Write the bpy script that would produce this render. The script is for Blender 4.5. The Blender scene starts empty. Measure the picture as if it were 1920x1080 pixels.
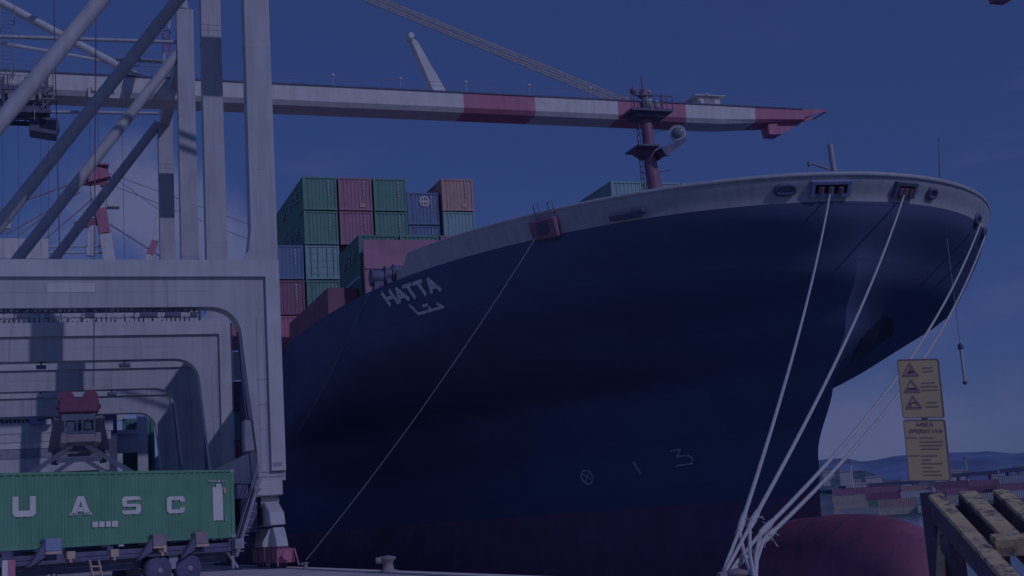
import bpy, math, random
from mathutils import Vector, Matrix, noise
R = random.Random(7)
C = bpy.context.scene.collection
sc = bpy.context.scene
rad = math.radians

# ------------------------------------------------------------------ camera model (also used to place things at surveyed spots)
F_PX, YAW, PITCH, ROLL, EYE = 2494.5, .3477, .1764, .0666, 1.7
O = Vector((0, 0, EYE))
fwd = Vector((math.sin(YAW)*math.cos(PITCH), math.cos(YAW)*math.cos(PITCH), math.sin(PITCH)))
_r = Vector((math.cos(YAW), -math.sin(YAW), 0)); _u = _r.cross(fwd)
right = math.cos(ROLL)*_r - math.sin(ROLL)*_u
up = math.sin(ROLL)*_r + math.cos(ROLL)*_u
def ray(x, y): return fwd + right*((x-960)/F_PX) - up*((y-540)/F_PX)
def onX(x, y, v): d = ray(x, y); return O + d*(v/d.x)
def onY(x, y, v): d = ray(x, y); return O + d*(v/d.y)
def onZ(x, y, v): d = ray(x, y); return O + d*((v-EYE)/d.z)
def onP(x, y, p, n): d = ray(x, y); return O + d*((p-O).dot(n)/d.dot(n))

# ------------------------------------------------------------------ materials
def mat(name, col, rough=.6, var=.18, scale=2.0, streak=0., metal=0., col2=None, thr=(.45, .6), bump=0., spec=.4):
    m = bpy.data.materials.new(name); m.use_nodes = True
    nt = m.node_tree; N = nt.nodes; L = nt.links
    b = N['Principled BSDF']; b.inputs['Roughness'].default_value = rough
    b.inputs['Metallic'].default_value = metal
    b.inputs['Specular IOR Level'].default_value = spec
    tc = N.new('ShaderNodeTexCoord'); mp = N.new('ShaderNodeMapping'); L.new(tc.outputs['Object'], mp.inputs[0])
    n1 = N.new('ShaderNodeTexNoise'); n1.inputs['Scale'].default_value = scale; n1.inputs['Detail'].default_value = 6
    L.new(mp.outputs[0], n1.inputs[0])
    r = N.new('ShaderNodeValToRGB'); r.color_ramp.elements[0].position = .3; r.color_ramp.elements[1].position = .72
    a = [c*(1-var) for c in col]; z = [min(1, c*(1+var*.7)) for c in col]
    r.color_ramp.elements[0].color = (*a, 1); r.color_ramp.elements[1].color = (*z, 1)
    L.new(n1.outputs[0], r.inputs[0]); out = r.outputs[0]
    if streak > 0:
        mp2 = N.new('ShaderNodeMapping'); mp2.inputs['Scale'].default_value = (1.6, 1.6, .12)
        L.new(tc.outputs['Object'], mp2.inputs[0])
        n2 = N.new('ShaderNodeTexNoise'); n2.inputs['Scale'].default_value = 1.7; n2.inputs['Detail'].default_value = 8
        L.new(mp2.outputs[0], n2.inputs[0])
        r2 = N.new('ShaderNodeValToRGB'); r2.color_ramp.elements[0].position = .46; r2.color_ramp.elements[1].position = .72
        r2.color_ramp.elements[0].color = (0, 0, 0, 1); r2.color_ramp.elements[1].color = (streak, streak, streak, 1)
        L.new(n2.outputs[0], r2.inputs[0])
        mx = N.new('ShaderNodeMix'); mx.data_type = 'RGBA'
        L.new(r2.outputs[0], mx.inputs[0]); L.new(out, mx.inputs[6])
        mx.inputs[7].default_value = (*[c*.45 for c in col], 1) if col2 is None else (*col2, 1)
        out = mx.outputs[2]
    elif col2 is not None:
        n2 = N.new('ShaderNodeTexNoise'); n2.inputs['Scale'].default_value = scale*2.3; n2.inputs['Detail'].default_value = 10
        n2.inputs['Roughness'].default_value = .7
        L.new(mp.outputs[0], n2.inputs[0])
        r2 = N.new('ShaderNodeValToRGB'); r2.color_ramp.elements[0].position = thr[0]; r2.color_ramp.elements[1].position = thr[1]
        L.new(n2.outputs[0], r2.inputs[0])
        mx = N.new('ShaderNodeMix'); mx.data_type = 'RGBA'
        L.new(r2.outputs[0], mx.inputs[0]); L.new(out, mx.inputs[6]); mx.inputs[7].default_value = (*col2, 1)
        out = mx.outputs[2]
    L.new(out, b.inputs['Base Color'])
    if bump > 0:
        bp = N.new('ShaderNodeBump'); bp.inputs['Strength'].default_value = bump; bp.inputs['Distance'].default_value = .05
        L.new(n1.outputs[0], bp.inputs['Height']); L.new(bp.outputs[0], b.inputs['Normal'])
    return m
M = {}
M['crane'] = mat('crane grey paint', (0.56, 0.575, 0.6), .5, .1, .6, .3)
M['crane_pale'] = mat('crane pale paint', (0.64, 0.65, 0.66), .5, .1, .6, .25)
M['white'] = mat('white paint', (0.74, 0.74, 0.72), .5, .1, 1.0, .25)
M['boom_red'] = mat('signal red paint', (0.58, 0.22, 0.33), .5, .14, .5, .25)
M['dark'] = mat('dark steel', (0.15, 0.16, 0.26), .6, .2, 2)
M['black'] = mat('black rubber', (0.12, 0.13, 0.23), .75, .2, 3)
M['grey'] = mat('grey steel', (0.36, 0.37, 0.42), .55, .2, 2)
M['hull'] = mat('navy hull paint', (.12, .155, .28), .7, .08, .25, .14, col2=(.14, .17, .27), spec=.05)
M['hull_shade'] = mat('painted flare shade', (.02, .03, .07), .6, .2, .5)  # dark tone painting the shade low on the port flare
M['headblock'] = mat('headblock dark red', (.25, .09, .17), .5, .2, 2)
M['boot'] = mat('red boot topping', (.185, .105, .205), .6, .25, .5, .6, col2=(.12, .12, .23))
M['bulb'] = mat('red antifouling', (0.4, 0.14, 0.22), .5, .2, .5, 0, col2=(.13, .10, .19), thr=(.5, .72))
M['bulwark'] = mat('cream bulwark paint', (0.52, 0.53, 0.56), .5, .1, .5, .3)
M['mast_red'] = mat('red brown mast paint', (0.34, 0.17, 0.26), .5, .15, 1)
M['salmon'] = mat('salmon deck paint', (0.46, 0.245, 0.33), .6, .15, .5, .2)
M['deck'] = mat('deck red brown', (0.3, 0.15, 0.22), .7, .2, .5)
M['letter'] = mat('white lettering', (0.76, 0.74, 0.7), .5, .1, 2)
M['letter_dim'] = mat('worn white lettering', (0.46, 0.47, 0.52), .6, .3, 3)
M['letter_faint'] = mat('faded draft mark', (0.5, 0.52, 0.62), .6, .3, 3)
M['rope'] = mat('pale rope', (0.62, 0.61, 0.6), .9, .2, 12, bump=.4)
M['line'] = mat('grey thin line', (0.34, 0.36, 0.42), .9, .2, 8)
M['rust_yellow'] = mat('rusty yellow paint', (.74, .58, .32), .7, .2, 5, 0, col2=(.17, .11, .15), thr=(.49, .62), bump=.3)
M['rust_dark'] = mat('rusty dark steel', (.13, .10, .15), .8, .3, 5, 0, col2=(.30, .22, .22), thr=(.55, .7))
M['sign'] = mat('amber sign face', (0.72, 0.56, 0.31), .5, .06, 3)
M['sign_ink'] = mat('sign red ink', (0.42, 0.25, 0.3), .6, .1, 3)
M['sign_dark'] = mat('sign dark ink', (0.33, 0.27, 0.3), .6, .1, 3)
M['sign_black'] = mat('sign black ink', (0.1, 0.1, 0.15), .6, .1, 3)
M['quay'] = mat('quay concrete', (.64, .59, .56), .85, .2, .35, 0, col2=(.46, .43, .44), thr=(.5, .75), bump=.2)
M['coping'] = mat('coping concrete', (.78, .72, .68), .85, .2, .8)
M['name_white'] = mat('name white', (.74, .74, .74), .6, .2, 3)
M['asphalt'] = mat('far yard asphalt', (0.2, 0.2, 0.25), .9, .2, .05)
M['red_dark'] = mat('bogie red paint', (0.38, 0.13, 0.21), .55, .25, 1.5)
M['tan'] = mat('tan steel', (0.34, 0.28, 0.32), .6, .2, 2)
M['lamp_orange'] = mat('orange marker', (0.62, 0.47, 0.36), .5, .1, 3)
M['bluebox'] = mat('blue grey block', (0.26, 0.34, 0.52), .6, .1, 3)
M['glass'] = mat('dark glass', (.03, .04, .07), .1, .05, 3, spec=.6)
M['lamp_green'] = mat('green lamp glass', (0.22, 0.3, 0.32), .2, .1, 3)
M['hills'] = mat('haze tinted hillside', (.20, .27, .46), .95, .3, .004)  # scrub colour blued to stand in for distance haze
M['lowhill'] = mat('wooded low hill', (.12, .17, .22), .95, .5, .02, 0, col2=(.24, .26, .27), thr=(.5, .7))
M['house'] = mat('pale house wall', (0.66, 0.64, 0.62), .8, .1, .2)
M['houseroof'] = mat('house roof', (0.4, 0.32, 0.34), .8, .1, .2)
CC = {'green': (.155, .36, .30), 'dgreen': (.13, .29, .26), 'red': (.46, .245, .34), 'dred': (.34, .175, .26), 'bred': (.60, .25, .35),
      'teal': (.30, .51, .52), 'blue': (.19, .28, .46), 'orange': (.60, .39, .36), 'yellow': (.62, .54, .46), 'wht': (.62, .63, .64),
      'grey': (.48, .5, .54), 'uasc': (.15, .37, .235)}
for k, v in CC.items():
    M['c_'+k] = mat('container '+k, v, .55, .12, 1.2, .22)
hm_ = M['hull']; nt_ = hm_.node_tree; N_ = nt_.nodes; L_ = nt_.links; b_ = N_['Principled BSDF']
tc_ = N_.new('ShaderNodeTexCoord'); sp_ = N_.new('ShaderNodeSeparateXYZ'); cb_ = N_.new('ShaderNodeCombineXYZ'); L_.new(tc_.outputs['Object'], sp_.inputs[0]); L_.new(sp_.outputs[1], cb_.inputs[0]); L_.new(sp_.outputs[2], cb_.inputs[1])
br_ = N_.new('ShaderNodeTexBrick'); br_.inputs['Scale'].default_value = 1; br_.inputs['Brick Width'].default_value = 9; br_.inputs['Row Height'].default_value = 2.4; br_.inputs['Mortar Size'].default_value = .018; br_.inputs['Mortar Smooth'].default_value = 1
br_.inputs['Color1'].default_value = (1, 1, 1, 1); br_.inputs['Color2'].default_value = (.86, .86, .86, 1); br_.inputs['Mortar'].default_value = (.66, .66, .68, 1)
L_.new(cb_.outputs[0], br_.inputs['Vector']); src_ = b_.inputs['Base Color'].links[0].from_socket
mu_ = N_.new('ShaderNodeMix'); mu_.data_type = 'RGBA'; mu_.blend_type = 'MULTIPLY'; mu_.inputs[0].default_value = .75; L_.new(src_, mu_.inputs[6]); L_.new(br_.outputs[0], mu_.inputs[7]); L_.new(mu_.outputs[2], b_.inputs['Base Color'])
# water
w = bpy.data.materials.new('harbour water'); w.use_nodes = True
b = w.node_tree.nodes['Principled BSDF']; b.inputs['Base Color'].default_value = (.08, .16, .23, 1); b.inputs['Roughness'].default_value = .12
tc = w.node_tree.nodes.new('ShaderNodeTexCoord'); n1 = w.node_tree.nodes.new('ShaderNodeTexNoise'); n1.inputs['Scale'].default_value = .9; n1.inputs['Detail'].default_value = 6
mp = w.node_tree.nodes.new('ShaderNodeMapping'); mp.inputs['Scale'].default_value = (1, .6, 1)
bp = w.node_tree.nodes.new('ShaderNodeBump'); bp.inputs['Strength'].default_value = .5; bp.inputs['Distance'].default_value = .25
for a_, b_ in ((tc.outputs['Object'], mp.inputs[0]), (mp.outputs[0], n1.inputs[0]), (n1.outputs[0], bp.inputs['Height']), (bp.outputs[0], b.inputs['Normal'])): w.node_tree.links.new(a_, b_)
M['water'] = w

# the quay side was measured with the eye 1.7 m above it; the quay really lies 0.34 m higher, so those measures shrink about the eye
QS = .8
def SQ(p): return O+(Vector(p)-O)*QS
XF = [False]
# ------------------------------------------------------------------ mesh builder
class MB:
    def __init__(s): s.v = []; s.f = []; s.m = []; s.sm = []
    def add(s, vs, fs, m=0, smooth=False):
        o = len(s.v); s.v += [tuple(p) for p in vs]
        for f in fs: s.f.append([o+i for i in f]); s.m.append(m); s.sm.append(smooth)
        return s
    def box(s, x0, x1, y0, y1, z0, z1, m=0):
        return s.obox(Vector(((x0+x1)/2, (y0+y1)/2, (z0+z1)/2)), Vector(((x1-x0)/2, 0, 0)), Vector((0, (y1-y0)/2, 0)), Vector((0, 0, (z1-z0)/2)), m)
    def obox(s, c, a, b, d, m=0):
        if a.cross(b).dot(d) < 0: a = -a
        V = [c+a*i+b*j+d*k for k in (-1, 1) for j in (-1, 1) for i in (-1, 1)]
        return s.add(V, [(0, 2, 3, 1), (4, 5, 7, 6), (0, 1, 5, 4), (2, 6, 7, 3), (0, 4, 6, 2), (1, 3, 7, 5)], m)
    def bar(s, p, q, w, h, m=0, upv=(0, 0, 1)):
        p, q = Vector(p), Vector(q); d = (q-p); l = d.length; d = d/l
        u = Vector(upv); sd = d.cross(u)
        if sd.length < 1e-4: sd = d.cross(Vector((1, 0, 0)))
        sd.normalize(); u = sd.cross(d)
        return s.obox((p+q)/2, d*(l/2), sd*(w/2), u*(h/2), m)
    def tube(s, p, q, r0, r1=None, seg=10, m=0, caps=True):
        return s.poly([p, q], [r0, r0 if r1 is None else r1], seg, m, caps)
    def poly(s, pts, rs, seg=8, m=0, caps=True):
        pts = [Vector(p) for p in pts]
        if not isinstance(rs, (list, tuple)): rs = [rs]*len(pts)
        V = []; prev = None
        for i, p in enumerate(pts):
            d = (pts[min(i+1, len(pts)-1)]-pts[max(i-1, 0)]).normalized()
            if prev is None:
                a = d.cross(Vector((0, 0, 1)))
                if a.length < 1e-3: a = d.cross(Vector((1, 0, 0)))
            else: a = prev - d*prev.dot(d)
            a.normalize(); prev = a; bb = d.cross(a)
            for k in range(seg):
                t = 2*math.pi*k/seg; V.append(p+(a*math.cos(t)+bb*math.sin(t))*rs[i])
        fs = []
        for i in range(len(pts)-1):
            for k in range(seg):
                k2 = (k+1) % seg; fs.append((i*seg+k, i*seg+k2, (i+1)*seg+k2, (i+1)*seg+k))
        s.add(V, fs, m, True)
        if caps:
            n = len(pts)-1
            s.add([V[k] for k in range(seg)], [tuple(reversed(range(seg)))], m)
            s.add([V[n*seg+k] for k in range(seg)], [tuple(range(seg))], m)
        return s
    def prism(s, poly, a, b, fn, m=0):
        """poly: 2-D points; fn(u, v, w) -> 3-D; extruded from w=a to w=b"""
        n = len(poly); V = [fn(u, v, a) for u, v in poly]+[fn(u, v, b) for u, v in poly]
        V = [Vector(p) for p in V]
        fs = [tuple(range(n)), tuple(range(2*n-1, n-1, -1))]+[((i+1) % n, i, n+i, n+(i+1) % n) for i in range(n)]
        # make the winding face outwards
        c = sum(V, Vector())/len(V); fn_ = (V[1]-V[0]).cross(V[2]-V[1])
        area = Vector()
        for i in range(n): area += V[i].cross(V[(i+1) % n])
        if area.dot(V[n]-V[0]) > 0: fs = [tuple(reversed(f)) for f in fs]
        return s.add(V, fs, m)
    def lathe(s, base, axis, prof, seg=16, m=0):
        axis = Vector(axis).normalized(); base = Vector(base)
        return s.poly([base+axis*h for r, h in prof], [max(r, 1e-4) for r, h in prof], seg, m)
    def build(s, name, mats, parent=None, bevel=0):
        if not isinstance(mats, (list, tuple)): mats = [mats]
        o = parent
        off = Vector()
        while o is not None: off += o.location; o = o.parent
        me = bpy.data.meshes.new(name)
        me.from_pydata([tuple((SQ(p) if XF[0] else Vector(p))-off) for p in s.v], [], s.f)
        for mm in mats: me.materials.append(M[mm] if isinstance(mm, str) else mm)
        me.polygons.foreach_set('material_index', s.m); me.polygons.foreach_set('use_smooth', s.sm)
        me.update()
        ob = bpy.data.objects.new(name, me); C.objects.link(ob)
        if parent: ob.parent = parent
        if bevel:
            bv = ob.modifiers.new('bevel', 'BEVEL'); bv.width = bevel; bv.segments = 1; bv.limit_method = 'ANGLE'; bv.angle_limit = rad(40)
        return ob
def tag(o, label=None, cat=None, group=None, kind=None):
    for k, v in (('label', label), ('category', cat), ('group', group), ('kind', kind)):
        if v: o[k] = v
    return o
def thing(name, loc, label, cat, group=None):
    o = bpy.data.objects.new(name, None); C.objects.link(o); o.location = SQ(loc) if XF[0] else loc; o.empty_display_size = .2
    return tag(o, label, cat, group)
def copy_tree(o, parent=None):
    c = o.copy(); C.objects.link(c); c.parent = parent
    for ch in o.children: copy_tree(ch, c)
    return c
XZ = lambda u, v, w: (u, w, v)

# ------------------------------------------------------------------ light, sky, camera
SUN_AZ, SUN_EL = rad(150), rad(34.5)     # azimuth clockwise from +Y
sd = Vector((math.sin(SUN_AZ)*math.cos(SUN_EL), math.cos(SUN_AZ)*math.cos(SUN_EL), math.sin(SUN_EL)))
sl = bpy.data.lights.new('sun', 'SUN'); sl.energy = 2.0; sl.angle = rad(.5); sl.color = (.68, .665, 1.0)
so = bpy.data.objects.new('sun', sl); C.objects.link(so); so.rotation_euler = sd.to_track_quat('Z', 'Y').to_euler(); so.location = (0, -20, 60)
W = bpy.data.worlds.new('World'); sc.world = W; W.use_nodes = True
nt = W.node_tree; N = nt.nodes; L = nt.links; bg = N['Background']
sky = N.new('ShaderNodeTexSky'); sky.sky_type = 'NISHITA'; sky.sun_disc = False; sky.sun_elevation = SUN_EL; sky.sun_rotation = SUN_AZ
sky.dust_density = .0; sky.air_density = 1.0; sky.ozone_density = 2.0
SKY_TINT = (.30, .36, .74, 1); SKY_BASE = (.50, .93, 3.25, 1)
tint = N.new('ShaderNodeMix'); tint.data_type = 'RGBA'; tint.blend_type = 'MULTIPLY'; tint.inputs[0].default_value = 1; tint.inputs[7].default_value = SKY_TINT
L.new(sky.outputs[0], tint.inputs[6])
tc = N.new('ShaderNodeTexCoord'); mp = N.new('ShaderNodeMapping'); mp.inputs['Scale'].default_value = (2.2, 2.2, 7.5)
mp.inputs['Location'].default_value = (3.1, .4, .2)
L.new(tc.outputs['Generated'], mp.inputs[0])
cn = N.new('ShaderNodeTexNoise'); cn.inputs['Scale'].default_value = 1.5; cn.inputs['Detail'].default_value = 9; cn.inputs['Roughness'].default_value = .58
L.new(mp.outputs[0], cn.inputs[0])
cr = N.new('ShaderNodeValToRGB'); cr.color_ramp.elements[0].position = .50; cr.color_ramp.elements[1].position = .80
L.new(cn.outputs[0], cr.inputs[0])
sep = N.new('ShaderNodeSeparateXYZ'); L.new(tc.outputs['Generated'], sep.inputs[0])
hm = N.new('ShaderNodeMapRange'); hm.inputs[1].default_value = .08; hm.inputs[2].default_value = .34; hm.inputs[3].default_value = .8; hm.inputs[4].default_value = .10
L.new(sep.outputs[2], hm.inputs[0])
cm = N.new('ShaderNodeMath'); cm.operation = 'MULTIPLY'; L.new(cr.outputs[0], cm.inputs[0]); L.new(hm.outputs[0], cm.inputs[1])
cmix = N.new('ShaderNodeMix'); cmix.data_type = 'RGBA'; L.new(cm.outputs[0], cmix.inputs[0]); flat = N.new('ShaderNodeMix'); flat.data_type = 'RGBA'; flat.inputs[0].default_value = .55; flat.inputs[7].default_value = SKY_BASE
L.new(tint.outputs[2], flat.inputs[6]); L.new(flat.outputs[2], cmix.inputs[6])
CLOUD = (1.9, 2.15, 4.5, 1)
cmix.inputs[7].default_value = CLOUD
def bank(px, py, r, sq, inp, amt):
    d = ray(px, py).normalized(); mpn = N.new('ShaderNodeMapping'); mpn.vector_type = 'POINT'; mpn.inputs['Scale'].default_value = (1, 1, sq); mpn.inputs['Location'].default_value = (-d.x, -d.y, -d.z*sq)
    L.new(tc.outputs['Generated'], mpn.inputs[0]); ln = N.new('ShaderNodeVectorMath'); ln.operation = 'LENGTH'; L.new(mpn.outputs[0], ln.inputs[0])
    nz = N.new('ShaderNodeTexNoise'); nz.inputs['Scale'].default_value = 9/r*.1; nz.inputs['Detail'].default_value = 8; nz.inputs['Roughness'].default_value = .6; L.new(tc.outputs['Generated'], nz.inputs[0])
    ad = N.new('ShaderNodeMath'); ad.operation = 'MULTIPLY_ADD'; ad.inputs[1].default_value = r*2.6; L.new(nz.outputs[0], ad.inputs[0]); L.new(ln.outputs['Value'], ad.inputs[2])
    mr = N.new('ShaderNodeMapRange'); mr.interpolation_type = 'SMOOTHSTEP'; mr.inputs[1].default_value = r*2.3; mr.inputs[2].default_value = r*1.35; mr.inputs[3].default_value = 0; mr.inputs[4].default_value = amt
    L.new(ad.outputs[0], mr.inputs[0]); mxn = N.new('ShaderNodeMix'); mxn.data_type = 'RGBA'; L.new(mr.outputs[0], mxn.inputs[0]); L.new(inp, mxn.inputs[6]); mxn.inputs[7].default_value = CLOUD
    return mxn.outputs[2]
o_ = bank(285, 400, .085, 1.3, cmix.outputs[2], 1.0)
o_ = bank(420, 470, .06, 1.6, o_, .6)
o_ = bank(1600, 820, .11, 3.2, o_, .5)
o_ = bank(1860, 800, .12, 3.2, o_, .3)
L.new(o_, bg.inputs[0]); bg.inputs[1].default_value = .15
cd = bpy.data.cameras.new('camera'); co = bpy.data.objects.new('camera', cd); C.objects.link(co)
cd.sensor_width = 36; cd.lens = F_PX/1920*36; cd.clip_start = .1; cd.clip_end = 20000
co.matrix_world = Matrix(((right.x, up.x, -fwd.x, 0), (right.y, up.y, -fwd.y, 0), (right.z, up.z, -fwd.z, EYE), (0, 0, 0, 1)))
sc.camera = co
sc.view_settings.view_transform = 'Standard'; sc.view_settings.look = 'None'; sc.view_settings.exposure = -1.6; sc.view_settings.gamma = 1
sc.cycles.max_bounces = 5

# ------------------------------------------------------------------ setting
EDGE = 15.6; SEA = -4.0
g = MB(); g.add([(-9000, -3000, SEA), (9000, -3000, SEA), (9000, 12000, SEA), (-9000, 12000, SEA)], [(0, 1, 2, 3)])
tag(g.build('water', 'water'), kind='structure')
XF[0] = True
g = MB(); g.box(-900, EDGE-1.1, -80, 1900, -9, 0)
tag(g.build('quay', 'quay'), kind='structure')
g = MB(); g.box(EDGE-1.1, EDGE, -80, 1900, -9, .02)
tag(g.build('quay_coping', 'coping', bevel=.05), kind='structure')
g = MB()
for x in (14.35, 14.65, -8.2, -7.9): g.box(x-.035, x+.035, -40, 600, .004, .03)
tag(g.build('crane_rail', 'dark'), kind='structure')
XF[0] = False

# far terminal on the other side of the basin
AZ = .62; fn = Vector((math.sin(AZ), math.cos(AZ), 0)); fr = Vector((math.cos(AZ), -math.sin(AZ), 0))
def far(x, y, D): d = ray(x, y); return O + d*(D/d.dot(fn))
FARZ = -3.0
g = MB(); c0 = fn*900
g.obox(Vector((c0.x, c0.y, FARZ-2)), fr*900, fn*405, Vector((0, 0, 2)))
tag(g.build('far_terminal_ground', 'asphalt'), kind='structure')

# hills: ridges of real terrain far behind
def ridge(name, m, D, depth, prof, base, jag, seed, nx=160, ny=14):
    g = MB(); V = []; F = []
    for j in range(ny+1):
        v = j/ny
        for i in range(nx+1):
            x = 1250+(2150-1250)*i/nx
            h0 = prof(x)
            p = far(x, 935, D+depth*(v-.5)); p.z = 0
            s_ = math.sin(math.pi*v)**.8 if 0 < v < 1 else 0
            nz = noise.noise(Vector((x*.012+seed, v*3, seed)))*.5+noise.noise(Vector((x*.05, v*9, seed+4)))*.22
            p.z = base+(h0-base)*s_*(1+jag*nz*(1-abs(v-.5)))
            V.append(p)
    for j in range(ny):
        for i in range(nx):
            a = j*(nx+1)+i; F.append((a, a+1, a+nx+2, a+nx+1))
    g.add(V, F, 0, True)
    return tag(g.build(name, m), kind='structure')
def lerp_tab(tab):
    def f(x):
        if x <= tab[0][0]: return tab[0][1]
        for (a, va), (b_, vb) in zip(tab, tab[1:]):
            if x <= b_: t = (x-a)/(b_-a); t = t*t*(3-2*t); return va+(vb-va)*t
        return tab[-1][1]
    return f
hz = lambda x, y, D: far(x, y, D).z
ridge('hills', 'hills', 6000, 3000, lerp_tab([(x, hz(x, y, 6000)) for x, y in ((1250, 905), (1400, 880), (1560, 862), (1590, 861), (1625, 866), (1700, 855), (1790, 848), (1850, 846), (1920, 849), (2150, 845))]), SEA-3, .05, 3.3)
ridge('wooded_hill', 'lowhill', 1700, 600, lerp_tab([(x, hz(x, y, 1700)) for x, y in ((1250, 900), (1500, 884), (1560, 880), (1620, 886), (1680, 900), (1740, 903), (1800, 905), (1920, 902), (2150, 900))]), SEA-3, .22, 9.1)

# ------------------------------------------------------------------ ship hull
XC, BEAM, YEND = 35.7, 18.8, 262.0
ys_tab = lerp_tab([(-8, 57.6), (-4, 57.4), (1.2, 56.8), (4, 56.5), (7.6, 54.5), (10.2, 52.9), (12.6, 51.5), (15.2, 50.2), (16.4, 49.6), (20, 48.6)])
def sm(a, b, x): t = max(0, min(1, (x-a)/(b-a))); return t*t*(3-2*t)
def hull_b(Y, z):
    t = Y-ys_tab(z)
    if t <= 0: return 0.
    k = sm(4.5, 15.3, z); LL = 62+(31-62)*k; e = 1.0-.5*sm(11.0, 15.4, z); n = 1.75+.5*max(0, min(z-8.3, 3.6)); n += (2.1-n)*sm(12, 15.3, z)
    uu = min(1, t/LL)
    return BEAM*max(0, 1-(1-uu)**n)**e
def edge_z(Y): return 15.2+.4*sm(74, 95, Y)
def inside(P): return P.y > ys_tab(P.z) and P.y < YEND and abs(P.x-XC) < hull_b(P.y, P.z)
def on_hull(x, y):
    d = ray(x, y); s = 30.; st = .6
    while s < 260 and not inside(O+d*s): s += st
    a, b_ = s-st, s
    for _ in range(40):
        m_ = (a+b_)/2
        if inside(O+d*m_): b_ = m_
        else: a = m_
    return O+d*a
def hull_n(x, y):
    p = on_hull(x, y); a = on_hull(x+1.5, y)-p; b_ = on_hull(x, y+1.5)-p
    n = a.cross(b_); n.normalize()
    if n.dot(ray(x, y)) > 0: n = -n
    return p, n
ship = thing('container_ship', (XC, 56, SEA), 'huge dark navy container ship with cream bow bulwark, HATTA on its bow', 'ship')
NS = 120
def hull_rows(zs, y_to=lambda z: YEND, ns=NS):
    rows = []
    for z in zs:
        y0 = ys_tab(z); y1 = y_to(z)
        rows.append([(y0+(y1-y0)*(i/ns)**2.4) for i in range(ns+1)])
    return rows
zs = [-8, -6, -4, -2.5, -1, .4, 1.3, 2.2]
zs2 = [2.2+(15.2-2.2)*i/34 for i in range(35)]
def skin(zlist, mats, name, warp=True, y_to=lambda z: YEND, off=0., flip=False, parent=ship, both=True):
    g = MB(); rows = hull_rows(zlist, y_to)
    for sgn in (-1, 1):
        V = []
        for z, ys in zip(zlist, rows):
            for Y in ys:
                bb = hull_b(Y, z)
                zz = z+(edge_z(Y)-15.2)*max(0, (z-2.2)/13.) if warp else z
                V.append((XC+sgn*max(0, bb+off), Y, zz))
        F = []
        for j in range(len(zlist)-1):
            for i in range(NS):
                a = j*(NS+1)+i; f = (a, a+NS+1, a+NS+2, a+1)
                F.append(f if (sgn < 0) else tuple(reversed(f)))
        g.add(V, F, 0, True)
    return g
g = skin(zs2, 'hull', 'hull')
# transom
tr = MB()
hull = g.build('hull', 'hull', ship)
skin(zs, 'boot', 'boot', warp=False).build('boot_topping', 'boot', ship)
g = MB(); g.box(XC-BEAM+.02, XC+BEAM-.02, YEND-.5, YEND, -6, 15.6); g.build('transom', 'hull', ship)
# deck
g = MB()
ysd = hull_rows([15.1])[0]
V = []
for Y in ysd:
    bb = max(0, hull_b(Y, 15.1)-.12); zz = edge_z(Y)-.15
    V += [(XC-bb, Y, zz), (XC+bb, Y, zz)]
g.add(V, [(2*i, 2*i+1, 2*i+3, 2*i+2) for i in range(NS)]); g.build('deck', 'deck', ship)
# bulwark: shell from the stem back to the break of the forecastle
BW_TOP = 16.32
def bulwark():
    g = MB(); zl = [15.2+(BW_TOP-15.2)*i/5 for i in range(6)]
    for sgn in (-1, 1):
        for off, flip in ((0.02, False), (-.16, True)):
            V = []
            for z in zl:
                y0 = ys_tab(z); y1 = 68.6+(15.2-z)*1.2*(1 if sgn < 0 else 1)
                for i in range(81):
                    Y = y0+(y1-y0)*(i/80)**2
                    V.append((XC+sgn*max(0, hull_b(Y, z)+off), Y, z))
            F = []
            for j in range(5):
                for i in range(80):
                    a = j*81+i; f = (a, a+81, a+82, a+1)
                    F.append(f if (sgn < 0) != flip else tuple(reversed(f)))
            g.add(V, F, 0, True)
        # top rail cap
        pts = []
        z = BW_TOP
        for i in range(81):
            y0 = ys_tab(z); y1 = 68.6+(15.2-z)*1.2; Y = y0+(y1-y0)*(i/80)**2
            pts.append(Vector((XC+sgn*max(0.0, hull_b(Y, z)-.07), Y, z)))
        g.poly(pts, .12, 6, 0)
    return g
bulwark().build('bulwark', 'bulwark', ship)
# bulbous bow
def ellipsoid(c, a, b_, d, m=0, nu=40, nv=24, sq=1.0):
    V = []; F = []
    for j in range(nv+1):
        ph = math.pi*j/nv
        for i in range(nu):
            th = 2*math.pi*i/nu
            V.append(Vector(c)+Vector(a)*math.cos(ph)+Vector(b_)*math.sin(ph)*math.cos(th)+Vector(d)*math.sin(ph)*math.sin(th))
    for j in range(nv):
        for i in range(nu): F.append((j*nu+i, j*nu+(i+1) % nu, (j+1)*nu+(i+1) % nu, (j+1)*nu+i))
    return V, F
V = []; F = []; nu, nv = 48, 30
for j in range(nv+1):
    ph = math.pi*j/nv; ax = math.copysign(abs(math.cos(ph))**.80, math.cos(ph)); rr_ = math.sin(ph)**.72
    for i in range(nu):
        th = 2*math.pi*i/nu; V.append((XC-.3+3.1*rr_*math.cos(th), 57-9.9*ax, -3.1+.5*max(0, ax)+4.25*rr_*math.sin(th)))
for j in range(nv):
    for i in range(nu): F.append((j*nu+i, j*nu+(i+1) % nu, (j+1)*nu+(i+1) % nu, (j+1)*nu+i))
g = MB(); g.add(V, F, 0, True)
g.build('bulbous_bow', 'bulb', ship)

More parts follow.
